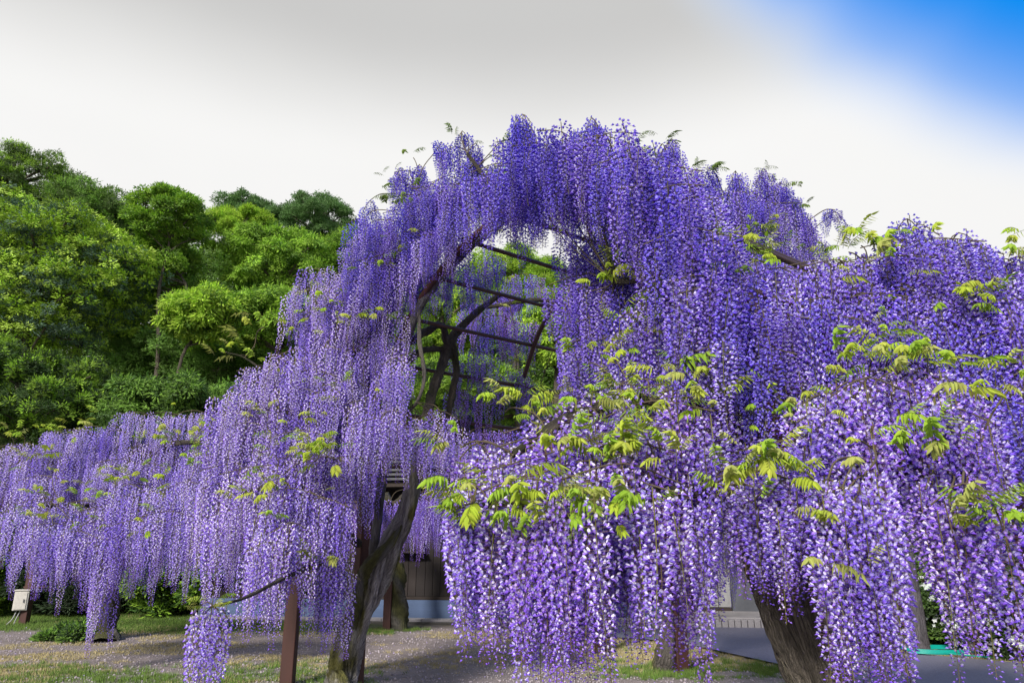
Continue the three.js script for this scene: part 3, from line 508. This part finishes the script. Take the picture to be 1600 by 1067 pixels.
// A: the twisted mossy trunk; carries the dome top and the tall left flank
{
  const foot = onGround(530, 1092), v = new Vine('tall wisteria with a twisted mossy trunk hugging the red post, dome tinted a backlit blue-violet', foot, 101);
  v.stem('trunk', [foot.clone().setY(-.15), at(530, 1060, 9.3), at(552, 990, 9.3), at(580, 920, 9.3), at(606, 862, 9.22), at(630, 815, 9.15), at(645, 765, 9.1), at(655, 700, 9.0)], [.225, .185, .17, .162, .158, .15, .12, .10, .085], (q, a, t, n, f) => { const k = .8 + 1.1 * f, st = smooth(Math.cos(a + .9 + 1.2 * n), .35, .62), m = smooth(fbm(q.x * 4, q.y * 2.4, q.z * 4, 3), -.12, .2) * .6 + .4, w = m * (1 - st * .9); return [lerp(.54, .24, w) * k, lerp(.52, .235, w) * k, lerp(.60, .06, w) * k]; }, { seg: 170, rad: 64, ridge: .2, turns: .9, rough: .26, lobes: 3 });  // pale strip: grey bark strand with reflected light painted into it
  v.stem('second_stem', [at(552, 1000, 9.22), at(566, 900, 9.12), at(590, 868, 9.0), at(612, 845, 9.05), at(628, 818, 9.12)], [.04, .075, .085, .07, .03], mossyBark(.95), { seg: 40, rad: 12, rough: .2 });
  v.stem('limb', [at(580, 880, 9.3), at(592, 800, 9.3), at(598, 720, 9.25), at(604, 650, 9.1), at(628, 560, 8.9), at(655, 480, 8.6), at(715, 402, 8.1), at(800, 335, 7.4)], [.06, .06, .06, .06, .06, .07, .06, .05], mossyBark(.4), { rad: 10 });
  v.stem('limb', [at(655, 700, 9.0), at(668, 640, 9.2), at(690, 570, 9.4), at(706, 528, 9.5), at(728, 503, 9.6), at(780, 460, 9.8)], [.08, .07, .065, .07, .055, .035], darkBark, { rad: 10 });
  v.stem('limb', [at(706, 530, 9.5), at(713, 580, 9.55), at(706, 615, 9.6), at(700, 660, 9.6)], [.05, .048, .05, .04], darkBark, { rad: 9, seg: 24 });
  v.stem('limb', [at(640, 535, 8.9), at(665, 518, 9.1), at(690, 508, 9.3), at(697, 535, 9.4), at(704, 560, 9.5)], [.05, .055, .055, .05, .05], darkBark, { rad: 8, seg: 24 });
  v.stem('limb', [at(636, 565, 8.9), at(660, 548, 9.1), at(695, 545, 9.5)], [.045, .045, .04], darkBark, { rad: 8, seg: 20 });
  v.stem('limb', [at(655, 470, 8.6), at(656, 540, 8.5), at(663, 590, 8.5), at(650, 630, 8.5), at(632, 650, 8.6)], [.018, .026, .028, .024, .02], mossyBark(.2, [.36, .33, .30]), { rad: 7, seg: 24 });
  v.stem('limb', [at(600, 660, 9.1), at(560, 560, 8.9), at(520, 500, 8.8), at(490, 470, 8.7)], [.06, .05, .04, .025], darkBark, { rad: 8 });
  v.stem('limb', [at(585, 790, 9.2), at(520, 690, 8.6), at(440, 640, 8.3), at(375, 640, 8.2)], [.07, .055, .04, .025], darkBark, { rad: 8 });
  v.stem('limb', [at(450, 640, 8.35), at(410, 580, 8.4), at(375, 556, 8.4), at(345, 550, 8.4)], [.03, .02, .012, .008], darkBark, { rad: 6, seg: 20 });
  v.stem('limb', [at(560, 850, 9.2), at(490, 790, 8.2), at(430, 760, 7.6), at(380, 770, 7.5)], [.06, .045, .035, .02], darkBark, { rad: 8 });
  v.stem('limb', [at(650, 480, 8.6), at(640, 390, 8.5), at(650, 300, 8.3)], [.05, .035, .02], darkBark, { rad: 8 });
  v.stem('limb', [at(800, 335, 7.4), at(760, 280, 7.6), at(730, 240, 7.6)], [.05, .035, .02], darkBark, { rad: 8 });
  v.stem('limb', [at(800, 335, 7.4), at(830, 260, 7.3), at(900, 235, 7.1), at(940, 215, 7.1)], [.05, .04, .03, .02], darkBark, { rad: 8 });
  v.stem('limb', [at(500, 880, 7.6), at(440, 905, 6.8), at(380, 935, 6.0), at(328, 948, 5.5)], [.03, .022, .016, .010], darkBark, { rad: 7, seg: 24 });
  const top = { n: 11, L: [.48, .72], span: .6, tints: ['blue', 'blue', 'backlitBlue', 'violet'], leafP: .12, jitter: .8, leafMats: SKYLEAF, size: .92 };
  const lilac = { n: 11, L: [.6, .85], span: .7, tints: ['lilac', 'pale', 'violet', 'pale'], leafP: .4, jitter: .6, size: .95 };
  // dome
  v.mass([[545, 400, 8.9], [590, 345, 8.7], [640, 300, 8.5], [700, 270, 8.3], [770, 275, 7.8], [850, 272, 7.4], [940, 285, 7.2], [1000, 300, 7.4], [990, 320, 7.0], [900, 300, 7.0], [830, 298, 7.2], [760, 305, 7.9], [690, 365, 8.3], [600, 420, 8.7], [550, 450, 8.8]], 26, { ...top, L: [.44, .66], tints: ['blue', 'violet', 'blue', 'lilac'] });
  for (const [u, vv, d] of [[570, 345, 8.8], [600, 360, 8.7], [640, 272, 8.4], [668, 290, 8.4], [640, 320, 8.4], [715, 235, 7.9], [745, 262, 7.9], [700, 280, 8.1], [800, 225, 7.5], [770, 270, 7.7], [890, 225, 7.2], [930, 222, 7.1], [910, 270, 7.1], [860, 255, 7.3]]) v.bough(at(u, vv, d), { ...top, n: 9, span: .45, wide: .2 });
  for (const [u, vv, d] of [[816, 184, 7.4], [815, 190, 7.4], [814, 205, 7.45], [822, 222, 7.4], [925, 200, 7.1], [900, 212, 7.15]]) v.bough(at(u, vv, d), { ...top, n: 8, span: .26, wide: .13, droop: .3, tints: ['backlitBlue', 'blue', 'backlitBlue'], leafP: 0 });
  for (const [u, vv, d] of [[690, 228, 8.1], [722, 210, 7.8], [745, 232, 7.8], [850, 236, 7.25], [885, 222, 7.2], [925, 190, 7.1], [940, 205, 7.1], [655, 262, 8.4], [625, 280, 8.5], [578, 318, 8.8]]) { v.bough(at(u, vv, d), { ...top, n: 5, span: .2, wide: .09, droop: .35, L: [.3, .55], leafP: 0, tints: ['blue', 'backlitBlue'] }); }
  // curtain left of the opening, below the dome
  v.mass([[600, 400, 8.6], [690, 370, 8.2], [715, 380, 8.1], [640, 440, 8.4], [560, 470, 8.6], [540, 430, 8.8]], 10, { ...lilac, L: [.5, .75], tints: ['violet', 'lilac', 'blue'] });
  // left flank, tier by tier down to the fringe
  v.mass([[480, 425, 8.9], [500, 415, 8.9], [560, 440, 8.8], [640, 500, 8.5], [600, 560, 8.4], [480, 560, 8.4], [400, 590, 8.4], [440, 540, 8.6], [490, 500, 8.8]], 18, lilac);
  v.mass([[360, 600, 8.4], [440, 570, 8.3], [560, 580, 8.2], [600, 640, 8.1], [590, 700, 7.9], [480, 720, 7.8], [370, 720, 7.9], [345, 660, 8.2]], 22, lilac);
  v.mass([[365, 720, 7.8], [500, 715, 7.6], [575, 720, 7.7], [560, 740, 7.6], [470, 815, 7.3], [380, 815, 7.4], [345, 780, 7.6]], 14, { ...lilac, L: [.65, .95] });
  v.mass([[400, 830, 7.2], [460, 820, 7.2], [450, 850, 7.1], [400, 860, 7.1]], 3, { ...lilac, n: 8, span: .4, L: [.75, .95] });
  v.mass([[610, 640, 8.2], [690, 640, 8.3], [690, 690, 8.2], [620, 690, 8.1]], 4, { ...lilac, n: 9, span: .5, L: [.5, .7] });
  v.mass([[600, 560, 8.3], [640, 550, 8.4], [645, 590, 8.3], [605, 600, 8.2]], 2, { ...lilac, n: 8, span: .35, wide: .12, L: [.7, .9] });
  for (const [u, vv, d, n] of [[770, 405, 9.3, 5], [745, 430, 9.2, 7], [720, 420, 8.9, 6]]) v.bough(at(u, vv, d), { ...lilac, n, span: .45, wide: .15, L: [.4, .65], tints: ['violet', 'blue', 'lilac'] });
  for (const [u, vv, d, n] of [[515, 880, 7.4, 9], [500, 890, 7.4, 6], [545, 900, 7.5, 4]]) v.bough(at(u, vv, d), { ...lilac, n, span: .25, wide: .12, L: [.55, .75], leafP: 0 });
  for (const [u, vv, d, n] of [[322, 952, 5.5, 5], [336, 955, 5.5, 4]]) v.bough(at(u, vv, d), { ...lilac, n, span: .2, wide: .09, L: [.5, .75], leafP: 0, tints: ['lilac', 'pale'] });
   v.tuft(325, 945, 5.45, 3, .55, .06); v.tuft(338, 948, 5.45, 2, .5, .05);
  for (const [u, vv, d, n, s] of [[465, 718, 7.3, 3, 1], [490, 710, 7.3, 4, 1], [525, 712, 7.3, 4, 1.05], [452, 690, 7.5, 2, .8], [505, 690, 7.5, 3, .9], [405, 765, 7.3, 4, 1], [420, 770, 7.2, 3, .9], [515, 882, 7.3, 4, .9], [410, 505, 8.4, 3, .9], [380, 550, 8.4, 4, .9], [350, 545, 8.4, 3, 1], [510, 470, 8.6, 4, .9], [530, 490, 8.5, 3, .8], [545, 505, 8.4, 4, .9], [580, 500, 8.4, 3, .9], [460, 505, 8.6, 3, .8], [480, 455, 8.7, 3, .8], [530, 605, 8, 3, .8], [430, 640, 8, 2, .9], [600, 735, 8.3, 3, .9], [720, 765, 8.6, 2, .8], [670, 668, 8.4, 4, .6]]) v.tuft(u, vv, d, n, s);
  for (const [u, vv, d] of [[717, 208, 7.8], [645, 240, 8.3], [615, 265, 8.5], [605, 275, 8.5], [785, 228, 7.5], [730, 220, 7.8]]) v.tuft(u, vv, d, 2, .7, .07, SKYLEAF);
  for (const [u, vv, d] of [[905, 303, 6.9], [890, 312, 6.9], [900, 342, 6.8], [888, 350, 6.8], [790, 270, 7.5], [800, 470, 9.6], [850, 620, 10.5], [765, 370, 7.9], [640, 380, 8.4]]) v.tuft(u, vv, d, 2, .9, .1);
  v.finish();
}
// B: the thick leaning trunk on the right; carries the near curtains
{
  const foot = at(1345, 1290, 4.75).setY(0), v = new Vine('near wisteria with a thick dark leaning trunk on the right, long lilac curtains', foot, 202);
  v.stem('trunk', [foot.clone().setY(-.15), at(1318, 1180, 4.75), at(1275, 1060, 4.75), at(1240, 970, 4.78), at(1218, 900, 4.82), at(1205, 820, 4.9), at(1200, 740, 5.0), at(1205, 670, 5.05)], [.25, .215, .19, .185, .19, .19, .16, .13], (q, a, t, n, f) => { const k = .75 + 1.0 * f, m = smooth(fbm(q.x * 3, q.y * 1.2, q.z * 3, 3), -.02, .25); return [lerp(.25, .15, m) * k, lerp(.22, .155, m) * k, lerp(.18, .055, m) * k]; }, { seg: 170, rad: 64, ridge: .12, turns: .35, rough: .22 });
  v.stem('limb', [at(1203, 690, 5.05), at(1260, 650, 5.0), at(1340, 625, 4.9), at(1450, 620, 4.8), at(1600, 620, 4.6)], [.08, .05, .04, .03, .02], darkBark, { rad: 10 });
  v.stem('limb', [at(1205, 680, 5.05), at(1260, 560, 5.3), at(1340, 460, 5.5), at(1440, 430, 5.7), at(1560, 460, 5.6)], [.08, .06, .045, .03, .02], darkBark, { rad: 10 });
  v.stem('limb', [at(1200, 720, 5.0), at(1120, 660, 4.9), at(1020, 630, 4.8), at(900, 650, 4.7), at(800, 710, 4.5)], [.085, .065, .055, .045, .03], darkBark, { rad: 10 });
  v.stem('limb', [at(1203, 740, 5.0), at(1150, 760, 4.5), at(1050, 770, 4.2), at(900, 770, 4.1), at(740, 790, 4.1)], [.07, .05, .045, .04, .025], darkBark, { rad: 10 });
  v.stem('limb', [at(1204, 670, 5.05), at(1180, 560, 5.2), at(1120, 480, 5.3), at(1040, 440, 5.5), at(960, 440, 5.8)], [.085, .07, .055, .045, .03], darkBark, { rad: 10 });
  v.stem('limb', [at(1206, 760, 5.0), at(1290, 720, 4.4), at(1400, 730, 4.0), at(1530, 740, 3.8)], [.07, .055, .045, .03], darkBark, { rad: 10 });
  const near = { n: 10, size: 1.1, L: [.6, .95], span: .76, tints: ['lilac', 'pale', 'pale', 'violet', 'mauve'], leafP: .22, jitter: .45 };
  const back = { ...near, tints: ['lilac', 'violet', 'blue', 'violet'], leafP: .12 };
  v.mass([[1010, 490, 5.4], [1100, 440, 5.5], [1230, 420, 5.7], [1290, 400, 5.7], [1350, 420, 5.7], [1370, 500, 5.3], [1290, 515, 5.1], [1190, 500, 5.1], [1040, 520, 5.2]], 25, { ...back, L: [.78, 1.08] });
  v.mass([[1330, 410, 5.7], [1430, 365, 5.7], [1530, 390, 5.5], [1640, 440, 5.2], [1640, 530, 4.9], [1500, 520, 5.0], [1390, 500, 5.2]], 24, { ...back, L: [.7, 1.0] });
  for (const [u, vv, d] of [[1555, 585, 4.9], [1590, 610, 4.7], [1625, 580, 4.7], [1570, 640, 4.6]]) v.bough(at(u, vv, d), { ...back, L: [.6, .85], span: .5, leafP: 0 });
  for (const [u, vv, d] of [[1420, 350, 5.7], [1435, 358, 5.6], [1500, 372, 5.6], [1520, 385, 5.6], [1480, 380, 5.6], [1400, 385, 5.7], [1590, 410, 5.4]]) v.bough(at(u, vv, d), { ...back, n: 8, span: .3, wide: .18, tints: ['blue', 'violet'], leafP: 0, L: [.5, .75], droop: .25 });
  v.mass([[1285, 615, 4.2], [1360, 590, 4.2], [1365, 640, 4.0], [1310, 690, 3.9]], 7, { ...near, L: [.75, 1.02], span: .4, wide: .2 });
  v.mass([[1360, 590, 4.3], [1440, 575, 4.3], [1440, 620, 4.2], [1365, 640, 4.2]], 6, { ...near, L: [.48, .68], span: .45 });
  v.mass([[1440, 580, 4.2], [1490, 605, 4.1], [1500, 660, 3.9], [1450, 650, 3.9]], 6, { ...near, L: [.72, .98], span: .34, wide: .18 });
  v.mass([[1290, 760, 3.75], [1340, 740, 3.7], [1365, 760, 3.65], [1345, 820, 3.6], [1300, 800, 3.65]], 4, { ...near, n: 8, span: .26, wide: .12, L: [.75, .98] });
  v.mass([[1455, 740, 3.65], [1515, 760, 3.6], [1520, 810, 3.5], [1480, 810, 3.5]], 3, { ...near, n: 7, span: .3, wide: .14, L: [.6, .82] });
  v.mass([[900, 610, 5.0], [1040, 600, 4.8], [1110, 620, 4.6], [1130, 670, 4.4], [1000, 690, 4.4], [850, 690, 4.6], [880, 650, 4.9]], 18, { ...near, L: [.6, .9] });
  v.mass([[785, 715, 4.5], [850, 690, 4.5], [1000, 690, 4.3], [1020, 700, 4.25], [990, 735, 4.1], [960, 760, 4.1], [850, 770, 4.1], [790, 755, 4.2]], 15, { ...near, L: [.68, .95] });
  v.mass([[800, 805, 4.0], [880, 795, 3.95], [965, 800, 3.95], [940, 835, 3.9], [860, 840, 3.85], [820, 825, 3.9]], 6, { ...near, n: 8, span: .36, wide: .14, L: [.6, .8] });
  v.bough(at(1068, 830, 4.3), { ...near, n: 5, span: .2, wide: .1, L: [.6, .82], leafP: 0 });
  v.mass([[1165, 745, 3.95], [1225, 735, 3.95], [1260, 760, 3.9], [1200, 780, 3.9]], 3, { ...near, n: 9, span: .34, wide: .14, L: [.42, .62], leafP: 0 });
  v.mass([[1220, 690, 4.4], [1290, 680, 4.3], [1290, 740, 4.2], [1230, 740, 4.2]], 4, { ...near, L: [.5, .7], tints: ['violet', 'lilac'] });
  // the strip that closes the opening on its right
  v.mass([[890, 350, 6.7], [960, 350, 6.5], [1010, 430, 6.1], [1010, 530, 5.7], [920, 570, 5.9], [900, 480, 6.2], [905, 400, 6.5]], 14, { ...back, n: 10, L: [.5, .75], span: .55, leafP: .3 });
  v.mass([[980, 380, 6.2], [1060, 400, 6.0], [1060, 460, 5.7], [1000, 470, 5.8]], 6, { ...back, L: [.5, .7] });
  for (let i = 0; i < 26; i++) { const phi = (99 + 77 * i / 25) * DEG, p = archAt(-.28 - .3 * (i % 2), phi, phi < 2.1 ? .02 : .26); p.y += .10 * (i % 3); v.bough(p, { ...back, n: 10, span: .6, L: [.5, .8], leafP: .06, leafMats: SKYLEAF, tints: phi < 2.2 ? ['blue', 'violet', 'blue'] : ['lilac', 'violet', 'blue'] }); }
  for (const [u, vv, d] of [[745, 705, 4.5], [740, 770, 4.2], [735, 790, 4.1]]) v.bough(at(u, vv, d), { ...near, n: 7, span: .22, wide: .09, L: [.6, .78], leafP: 0 });
  const tufts = [[715, 785, 3.95, 3, .95], [735, 778, 3.95, 4, 1], [775, 790, 3.9, 3, 1], [800, 775, 3.9, 4, 1], [830, 772, 3.9, 4, 1], [895, 708, 4.1, 4, 1], [925, 700, 4.1, 5, 1.1], [960, 705, 4.1, 4, 1], [1000, 700, 4.15, 4, .9], [880, 805, 3.8, 3, 1], [910, 795, 3.8, 4, 1], [945, 790, 3.8, 5, 1], [985, 805, 3.8, 3, .9], [1060, 597, 4.5, 4, 1], [1090, 590, 4.5, 5, 1.15], [1120, 600, 4.5, 4, 1], [1090, 625, 4.4, 4, .9], [1160, 735, 3.85, 3, 1.1], [1190, 725, 3.85, 5, 1.1], [1215, 735, 3.85, 4, 1.05], [1150, 760, 3.85, 2, .9], [1500, 800, 3.5, 3, .9], [1520, 795, 3.5, 4, 1], [1540, 805, 3.5, 4, 1], [850, 625, 5.0, 4, 1.1], [870, 635, 4.9, 4, 1], [955, 430, 5.8, 4, 1], [940, 425, 5.9, 2, .8], [995, 495, 5.4, 4, 1], [985, 505, 5.4, 2, 1], [1020, 430, 5.7, 3, .9], [1100, 405, 5.4, 4, 1.05], [1130, 395, 5.4, 5, 1.15], [1125, 410, 5.4, 4, 1.1], [1175, 405, 5.4, 4, 1], [1200, 400, 5.4, 3, 1], [1070, 445, 5.3, 4, .9], [1050, 460, 5.3, 3, .9], [1330, 385, 5.6, 4, 1], [1350, 375, 5.6, 5, 1.1], [1375, 385, 5.6, 4, 1], [1310, 400, 5.6, 2, .9], [1345, 680, 3.7, 2, .8], [1420, 680, 3.65, 3, .9], [1470, 675, 3.65, 4, 1], [1210, 640, 4.5, 4, .9], [1265, 620, 4.5, 3, 1], [1180, 650, 4.5, 2, .7], [1335, 570, 4.2, 3, .9], [1370, 550, 4.4, 4, .9], [1400, 540, 4.4, 4, 1], [1430, 555, 4.3, 4, .9], [1390, 520, 4.8, 3, .8], [1490, 470, 5.0, 3, 1], [1520, 475, 5.0, 3, 1], [1540, 460, 5.1, 3, .9], [1590, 400, 5.2, 3, 1], [1590, 590, 3.8, 4, 1], [960, 555, 5.3, 4, .9], [920, 560, 5.4, 3, .9], [930, 620, 4.8, 4, .9], [960, 615, 4.8, 4, 1], [985, 605, 4.7, 3, .9], [1010, 620, 4.6, 3, .9], [950, 650, 4.4, 3, .8], [1040, 720, 4.1, 3, .8], [790, 635, 4.9, 3, .8], [720, 690, 4.4, 3, .8], [1270, 810, 3.7, 2, .8], [1320, 885, 3.5, 1, .8], [820, 835, 3.8, 1, .9], [700, 795, 4.0, 2, .9]];
  for (const [u, vv, d, n, s] of tufts) v.tuft(u, vv, d, n, s * .95, .12);
  v.finish();
}
// E: the slim trunk with its post beyond the drive; carries the roof to the right
{
  const foot = onGround(1036, 1046), v = new Vine('slim wisteria trunk beside a red post on the grass, violet roof on the right', foot, 303);
  v.stem('trunk', [foot.clone().setY(-.12), at(1042, 1020, 10.4), at(1052, 960, 10.4), at(1064, 900, 10.4), at(1072, 830, 10.3), at(1080, 740, 10.1), at(1090, 620, 9.8)], [.19, .12, .10, .095, .09, .085, .08], mossyBark(.6, [.20, .18, .17]), { seg: 60, rad: 18, rough: .18 });
  v.stem('limb', [at(1090, 620, 9.8), at(1100, 480, 9.4), at(1120, 360, 8.9), at(1200, 310, 9.0)], [.08, .065, .05, .03], darkBark, { rad: 8 });
  v.stem('limb', [at(1100, 480, 9.4), at(1060, 380, 8.6), at(1010, 290, 8.0)], [.06, .05, .03], darkBark, { rad: 8 });
  v.stem('limb', [at(1095, 560, 9.6), at(1180, 450, 9.3), at(1260, 380, 9.3)], [.06, .05, .03], darkBark, { rad: 8 });
  v.stem('limb', [at(1090, 600, 9.8), at(960, 520, 10.2), at(860, 470, 10.4), at(760, 480, 10.4)], [.06, .05, .04, .03], darkBark, { rad: 8 });
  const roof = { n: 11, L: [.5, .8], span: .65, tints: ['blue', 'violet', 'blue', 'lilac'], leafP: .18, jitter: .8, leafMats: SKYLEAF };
  v.mass([[960, 290, 7.5], [1030, 270, 8.0], [1100, 300, 8.6], [1200, 310, 8.9], [1250, 350, 9.1], [1255, 420, 8.6], [1150, 420, 7.6], [1050, 400, 7.0], [960, 380, 7.0]], 34, roof);
  for (const [u, vv, d] of [[985, 245, 7.6], [1005, 250, 7.7], [1045, 235, 7.9], [1040, 250, 7.9], [1090, 285, 8.4], [1115, 290, 8.5], [1150, 285, 8.6], [1190, 282, 8.8], [1215, 295, 9.0], [1170, 300, 8.7], [1240, 330, 9.1], [1255, 350, 9.1], [960, 262, 7.5]]) v.bough(at(u, vv, d), { ...roof, n: 8, span: .34, wide: .16, droop: .3, leafP: 0 });
  v.bough(at(1305, 335, 9.0), { ...roof, n: 6, span: .55, wide: .08, droop: .25, L: [.25, .42], leafP: 0 });
  v.bough(at(1285, 385, 9.0), { ...roof, n: 4, span: .3, wide: .1, L: [.3, .42], leafP: 0 });
  v.twig(at(1305, 328, 9.0), .012, at(1250, 352, 9.1));
  for (const [u, vv, d] of [[990, 246, 7.6], [1004, 240, 7.7], [1050, 222, 7.9], [1036, 230, 7.9], [1085, 270, 8.4], [1110, 268, 8.4], [1150, 272, 8.6], [1195, 268, 8.8], [1222, 290, 9], [1248, 318, 9.1]]) v.bough(at(u, vv, d), { ...roof, n: 5, span: .2, wide: .09, droop: .35, L: [.3, .55], leafP: 0 });
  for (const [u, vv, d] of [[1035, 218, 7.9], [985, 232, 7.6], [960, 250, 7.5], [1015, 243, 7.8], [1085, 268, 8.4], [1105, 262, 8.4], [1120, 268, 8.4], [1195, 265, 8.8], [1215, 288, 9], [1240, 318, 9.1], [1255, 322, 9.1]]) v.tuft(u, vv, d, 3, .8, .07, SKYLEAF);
  for (const [u, vv, d] of [[1175, 352, 8.2], [1200, 348, 8.3], [1190, 360, 8.2]]) v.tuft(u, vv, d, 3, 1, .12);
  // inside of the tunnel, its shade put into the violet and mauve tints
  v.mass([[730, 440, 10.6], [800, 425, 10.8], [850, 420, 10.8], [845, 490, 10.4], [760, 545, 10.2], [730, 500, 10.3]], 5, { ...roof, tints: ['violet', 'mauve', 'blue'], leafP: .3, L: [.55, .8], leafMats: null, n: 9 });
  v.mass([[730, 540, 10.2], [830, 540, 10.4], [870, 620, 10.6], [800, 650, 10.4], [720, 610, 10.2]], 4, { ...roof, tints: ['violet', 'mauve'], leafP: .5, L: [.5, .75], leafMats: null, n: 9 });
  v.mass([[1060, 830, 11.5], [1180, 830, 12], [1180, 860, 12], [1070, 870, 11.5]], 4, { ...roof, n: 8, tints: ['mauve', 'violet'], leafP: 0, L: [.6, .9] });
  v.finish();
}
// D: the mossy trunk against the building
{
  const foot = onGround(621, 984), v = new Vine('far wisteria with a straight mossy trunk standing before the timber wall', foot, 404);
  v.stem('trunk', [foot.clone().setY(-.12), at(621, 960, 15.5), at(618, 910, 15.5), at(616, 870, 15.5), at(610, 820, 15.4), at(600, 770, 15.3)], [.25, .21, .19, .18, .17, .12], mossyBark(.8, [.2, .19, .17]), { seg: 50, rad: 18, turns: 1.4 });
  v.stem('limb', [at(606, 800, 15.4), at(660, 755, 14), at(720, 740, 13.2), at(800, 735, 13.0)], [.10, .08, .06, .04], darkBark, { rad: 8 });
  v.stem('limb', [at(606, 800, 15.4), at(560, 770, 14.5), at(500, 770, 14)], [.08, .06, .04], darkBark, { rad: 8 });
  v.mass([[600, 775, 13.8], [700, 765, 13.4], [830, 765, 13.2], [840, 800, 13.2], [700, 800, 13.4], [610, 800, 13.8]], 16, { n: 13, L: [.6, .95], span: .85, tints: ['violet', 'mauve', 'lilac'], leafP: .05, jitter: .9 });
  v.mass([[450, 780, 13.6], [560, 770, 13.6], [560, 800, 13.6], [450, 800, 13.6]], 6, { n: 12, L: [.6, .95], span: .85, tints: ['violet', 'mauve'], leafP: .05, jitter: .9 });
  v.mass([[700, 680, 12.5], [830, 660, 12.5], [860, 700, 12], [700, 720, 12.5]], 6, { n: 11, L: [.6, .9], span: .8, tints: ['violet', 'mauve', 'blue'], leafP: .3, jitter: .9 });
  v.finish();
}
// C: the low roof of the left pergola
{
  const foot = onGround(163, 1003), v = new Vine('wide low wisteria on the left with a short mossy trunk in grass', foot, 505);
  v.stem('trunk', [foot.clone().setY(-.12), at(162, 990, 13.9), at(168, 950, 13.8), at(172, 890, 13.6), at(180, 820, 13.4), at(190, 755, 13)], [.26, .2, .17, .16, .15, .12], mossyBark(.75, [.2, .19, .17]), { seg: 50, rad: 18 });
  v.stem('limb', [at(185, 790, 13.2), at(120, 730, 12.6), at(30, 720, 12.6), at(-60, 730, 12.6)], [.09, .07, .05, .03], darkBark, { rad: 8 });
  v.stem('limb', [at(188, 770, 13.1), at(250, 700, 12.2), at(330, 690, 11.6)], [.09, .06, .035], darkBark, { rad: 8 });
  v.stem('limb', [at(186, 790, 13.2), at(220, 790, 11.8), at(290, 790, 11)], [.07, .05, .03], darkBark, { rad: 8 });
  v.stem('limb', [at(186, 790, 13.2), at(130, 790, 11.8), at(60, 790, 11.2)], [.07, .05, .03], darkBark, { rad: 8 });
  const wing = { n: 12, L: [.62, .9], span: .8, tints: ['lilac', 'pale', 'pale', 'lilac', 'violet'], leafP: .3, jitter: .8 };
  v.mass([[-40, 688, 12.8], [60, 682, 12.8], [130, 668, 12.6], [210, 644, 12.4], [345, 640, 12], [360, 740, 11.2], [200, 745, 11.4], [60, 760, 11.8], [-40, 770, 12]], 34, wing);
  v.mass([[30, 790, 11.2], [120, 770, 11], [250, 755, 10.8], [350, 760, 10.6], [340, 845, 10.1], [250, 835, 10.1], [150, 850, 10.2], [50, 840, 10.6]], 24, wing);
  v.bough(at(160, 895, 10.3), { ...wing, n: 7, span: .3, wide: .15, L: [.75, 1.0], leafP: 0 });
  v.bough(at(350, 870, 10.2), { ...wing, n: 5, span: .3, L: [.5, .7], leafP: 0 });
  for (const [u, vv, d, n] of [[15, 680, 12.4, 4], [35, 678, 12.4, 3], [60, 705, 12, 3], [70, 725, 11.8, 3], [125, 675, 12.2, 4], [160, 662, 12, 4], [245, 682, 11.6, 5], [265, 680, 11.6, 4], [300, 690, 11.4, 5], [330, 690, 11.3, 4], [320, 675, 11.6, 4], [85, 765, 11, 3], [140, 765, 10.9, 4], [160, 790, 10.7, 3], [45, 808, 10.8, 3], [135, 815, 10.4, 2], [250, 815, 10, 3], [270, 775, 10.5, 3], [240, 735, 11, 3], [200, 745, 11.1, 3], [155, 745, 11.2, 3], [310, 720, 11, 3]]) v.tuft(u, vv, d, n, 1, .2);
  v.finish();
}
renderer.render(scene, camera);
